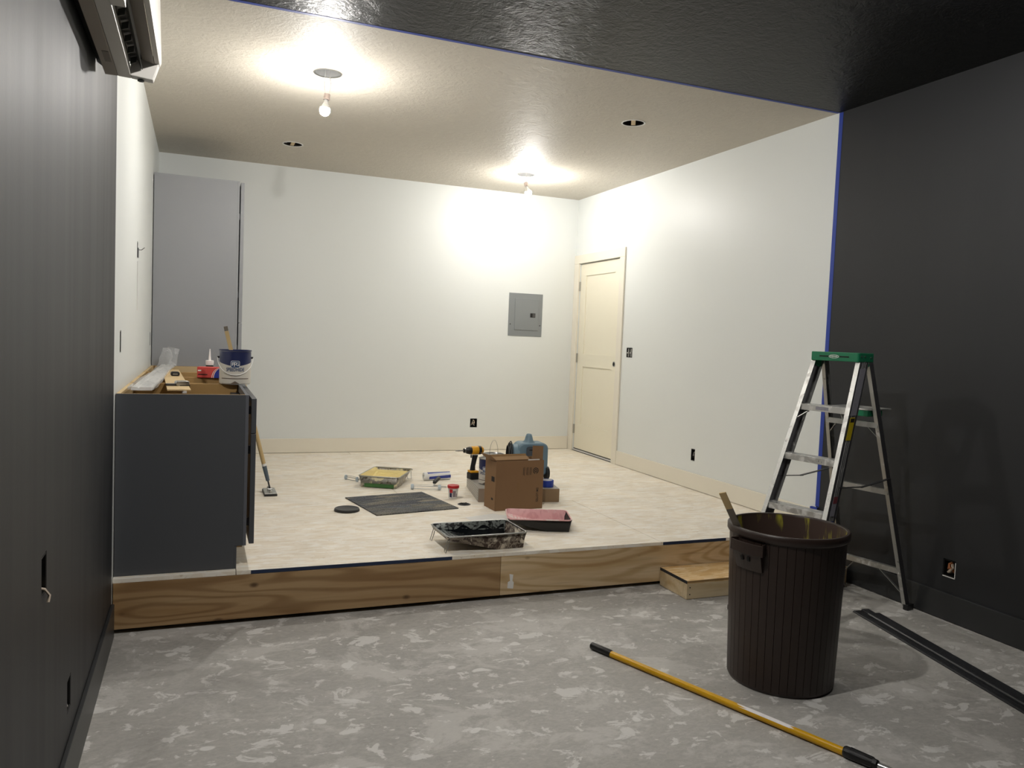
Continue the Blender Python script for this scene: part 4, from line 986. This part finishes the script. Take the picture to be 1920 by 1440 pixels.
for s in (-1, 1):
    pt, pb_ = rail(s, Hr+.0), rail(s, .02)
    o_ = [(0, 0), (-s*.026, 0), (-s*.026, .003), (-s*.003, .003), (-s*.003, WD-.003), (-s*.026, WD-.003), (-s*.026, WD), (0, WD)]
    MB().loft([[pt+Vector((a, b, 0)) for a, b in ((0, .0), (0, WD), (-s*.003, WD), (-s*.003, .0))], [pb_+Vector((a, b, 0)) for a, b in ((0, .0), (0, WD), (-s*.003, WD), (-s*.003, .0))]]).build('rail_web', ALUD, ld)
    MB().loft([[p+Vector((a, b, 0)) for a, b in ((0, -.003), (-s*.026, -.003), (-s*.026, -.0002), (0, -.0002))] for p in (pt, pb_)]).build('front_flange', ALU, ld)
    MB().loft([[p+Vector((a, b, 0)) for a, b in ((0, WD+.0002), (-s*.026, WD+.0002), (-s*.026, WD+.003), (0, WD+.003))] for p in (pt, pb_)]).build('rear_flange', ALU2, ld)
    for k in (.3, .5, .7):
        MB().loft([[p+Vector((a, b, 0)) for a, b in ((s*.0002, WD*k), (s*.0018, WD*k), (s*.0018, WD*k+.004), (s*.0002, WD*k+.004))] for p in (pt, pb_)]).build('rail_rib', ALU2, ld)
    f_ = rail(s, 0); MB().box(f_.x-.014, f_.x+.014, f_.y+.004, f_.y+WD+.004, .001, .03).build('rubber_foot', BLACKP, ld, bevel=.003)
    # rear rail
    pt, pb_ = rail(s, Hr, False), rail(s, .02, False)
    MB().loft([[p+Vector((a, b, 0)) for a, b in ((0, -.018), (0, .018), (-s*.003, .018), (-s*.003, -.018))] for p in (pt, pb_)]).build('rear_rail', ALUD, ld)
    MB().loft([[p+Vector((a, b, 0)) for a, b in ((0, -.0205), (-s*.022, -.0205), (-s*.022, -.0182), (0, -.0182))] for p in (pt, pb_)]).build('rear_flange', ALU2, ld)
    MB().loft([[p+Vector((a, b, 0)) for a, b in ((0, .0182), (-s*.022, .0182), (-s*.022, .0205), (0, .0205))] for p in (pt, pb_)]).build('rear_flange', ALU2, ld)
    f_ = rail(s, 0, False); MB().box(f_.x-.016, f_.x+.014, f_.y-.03, f_.y+.03, .001, .035).build('rubber_foot', BLACKP, ld, bevel=.003)
for z in (1.158, .882, .608, .334):
    a, b = rail(-1, z), rail(1, z)
    MB().prism([(a.y-.002, z-.034), (a.y+.0015, z-.034), (a.y+.0015, z-.003), (a.y+WD, z-.003), (a.y+WD, z), (a.y-.002, z)], 0, a.x+.0035, b.x-.0035).build('step', ALU, ld, bevel=.0008)
    for s in (-1, 1):
        p = rail(s, z); MB().lathe([(.005, 0), (.005, .002)], 10).xf(Matrix.Translation((p.x-s*.013, p.y-.0033, z-.017)) @ Matrix.Rotation(PI/2, 4, 'X')).build('rivet', GALV, ld)
for s in (-1, 1):
    p = rail(s, 1.158); q = rail(s, 1.07); MB().bar((p.x-s*.065, p.y+.02, 1.122), (q.x-s*.012, q.y+.005, 1.07), .003, .014, (0, 1, 0)).build('step_brace', ALU2, ld)
MB().box(-.045, .035, rail(1, 1.158).y-.0032, rail(1, 1.158).y-.0022, 1.132, 1.15).build('step_label', LBLG, ld)
for z in (1.075, .699, .241):
    a, b = rail(-1, z, False), rail(1, z, False)
    MB().prism([(a.y-.018, z-.030), (a.y-.015, z-.030), (a.y-.015, z-.003), (a.y+.010, z-.003), (a.y+.010, z), (a.y-.018, z)], 0, a.x+.0035, b.x-.0035).build('rear_rung', ALU2, ld)
for s in (-1, 1):
    p, q = rail(s, .241, False), rail(s, .08, False); MB().bar((p.x-s*.13, p.y-.012, .215), (q.x-s*.006, q.y-.012, .085), .003, .016, (0, 1, 0)).build('corner_brace', ALU2, ld)
    p, q = rail(s, 1.06, False), rail(s, .97, False); MB().bar((p.x-s*.07, p.y-.012, 1.05), (q.x-s*.006, q.y-.012, .975), .003, .012, (0, 1, 0)).build('corner_brace', ALU2, ld)
    p, q = rail(s, .745), rail(s, .765, False); m_ = (p+q)/2+Vector((0, 0, -.02)); k = s*.004
    MB().bar((p.x+k, p.y+WD*.6, .745), (m_.x+k, m_.y, m_.z), .003, .018, (1, 0, 0)).build('spreader', STEELD, ld)
    MB().bar((m_.x+k*1.9, m_.y-.02, m_.z-.001), (q.x+k*1.9, q.y, .765), .003, .018, (1, 0, 0)).build('spreader', STEELD, ld)
# paint shelf
SHZ = 1.148
MB().prism(rrect(-.135, .135, .07, .30, .02, 3), 2, SHZ-.008, SHZ).build('paint_shelf', ALU, ld, bevel=.002)
MB().box(-.13, .13, .075, .21, SHZ-.042, SHZ-.0085).build('shelf_bracket', GREENL, ld, bevel=.003); MB().prism(rrect(-.11, .02, .215, .285, .02, 3), 2, SHZ-.032, SHZ-.0085).build('shelf_well', ALU, ld)
def rlabel(z0_, z1_, b0, b1, m, name, off=.0022):
    p, q = rail(1, z1_), rail(1, z0_)
    MB().loft([[p+Vector((a, b, 0)) for a, b in ((off, b0), (off+.0006, b0), (off+.0006, b1), (off, b1))], [q+Vector((a, b, 0)) for a, b in ((off, b0), (off+.0006, b0), (off+.0006, b1), (off, b1))]]).build(name, m, ld)
rlabel(1.12, 1.37, .008, .058, LBLG, 'warning_label'); rlabel(.99, 1.11, .014, .054, LBLY, 'caution_label'); rlabel(1.085, 1.105, .018, .050, INK, 'caution_header', .003)
rlabel(.60, .68, .016, .05, LBLG, 'rating_label'); rlabel(.665, .70, .018, .05, mat('red_print', '#7a3a40', .5), 'rating_print', .003); rlabel(.50, .575, .012, .055, LBLB, 'logo_label')
p = rail(1, .537); textobj('logo_letter', 'A', .05, WHITE, ld, lambda x, y: Vector((p.x+.0032+(-y)*(wf-wt)/2/Hr, p.y+.034-x*1.0+(-y)*-(df-.055)/Hr, .537+y)), -.7)

# ------------------------------------------------------------------ pieces of parts go one level deeper
def deeper(thing_, kids, owners):
    pool = [o for o in thing_.children if o.name.split('.')[0] in owners]
    for o in list(thing_.children):
        if o.name.split('.')[0] in kids and o not in pool:
            c = sum((Vector(v.co) for v in o.data.vertices), Vector())/len(o.data.vertices)
            o.parent = min(pool, key=lambda q: min((v.co-c).length for v in q.data.vertices))
for o in [q for q in C.objects if q.parent is None and q.type == 'EMPTY']:
    k = o.name.split('.')[0]
    if k in ('base_cabinet', 'tall_cabinet'): deeper(o, ('hinge',), ('cabinet_door', 'drawer_front')); deeper(o, ('label', 'drawer_slide'), ('side_panel',))
    if k == 'step_ladder':
        deeper(o, ('slot', 'logo_oval', 'logo_field', 'logo_text', 'cap_ear'), ('top_cap',)); deeper(o, ('warning_label', 'caution_label', 'caution_header', 'rating_label', 'rating_print', 'logo_label', 'logo_letter', 'rail_rib', 'front_flange'), ('rail_web',))
        deeper(o, ('rubber_foot',), ('rail_web', 'rear_rail')); deeper(o, ('rivet', 'step_label', 'step_brace'), ('step', 'top_cap')); deeper(o, ('corner_brace',), ('rear_rung',)); deeper(o, ('rear_flange',), ('rear_rail', 'rail_web')); deeper(o, ('shelf_bracket', 'shelf_well'), ('paint_shelf',))
    if k == 'door_1': deeper(o, ('door_panel', 'lock_bore', 'hinge', 'door_sweep'), ('slab_frame',)); deeper(o, ('sill_edge',), ('threshold',))
    if k == 'breaker_panel': deeper(o, ('latch', 'latch_slide'), ('panel_door',)); deeper(o, ('screw',), ('cover',))
    if k in ('paint_can', 'paint_pail'): deeper(o, ('label_top', 'logo_border', 'logo_field', 'logo_text', 'brand_text', 'label_band', 'label_notch', 'label_line'), ('label',)); deeper(o, ('ear', 'rim'), ('body',))
    if k == 'trash_bin': deeper(o, ('handle_end', 'handle_shield', 'drain_slot'), ('handle',))
    if k == 'kraft_box': deeper(o, ('print', 'emblem_ring', 'emblem_core', 'hand_slot', 'paper_strip'), ('front_panel', 'overlap_flap'))
    if k == 'air_mover': deeper(o, ('print',), ('label_plate',)); deeper(o, ('label_plate', 'top_handle', 'foot'), ('housing',)) if False else None
    if k == 'hanging_bulb': deeper(o, ('rim',), ('housing',)); deeper(o, ('bulb_collar', 'glass_bulb'), ('socket',))
    if k == 'recessed_can': deeper(o, ('rim', 'strap', 'clip'), ('housing',))
    if k == 'air_conditioner': deeper(o, ('screw_boss',), ('end_cap',)); deeper(o, ('rating_label',), ('rear_casing',)); deeper(o, ('vane',), ('louver',))
    if k == 'extension_pole': deeper(o, ('grip_rib',), ('twist_lock',)); deeper(o, ('paper_label',), ('outer_tube',))
    if k == 'paint_tray': deeper(o, ('ridges', 'rim', 'green_stripe', 'leg'), ('pan',)); deeper(o, ('paint_edge',), ('paint',))
    if k == 'impact_driver': deeper(o, ('black_band',), ('motor_housing',)); deeper(o, ('trigger',), ('grip',)); deeper(o, ('bit', 'chuck_ring'), ('nose',)); deeper(o, ('battery_foot',), ('battery',))
    if k == 'step_box': deeper(o, ('edge_paint',), ('tread',)); deeper(o, ('screw',), ('front_board',))
    if k == 'floor_strip': deeper(o, ('rib',), ('base',))
    if k == 'platform': deeper(o, ('paint_smear',), ('fascia_board',)); deeper(o, ('edge_paint',), ('subfloor_sheet',))
    if k == 'tape_measure': deeper(o, ('clip', 'bumper'), ('case',))
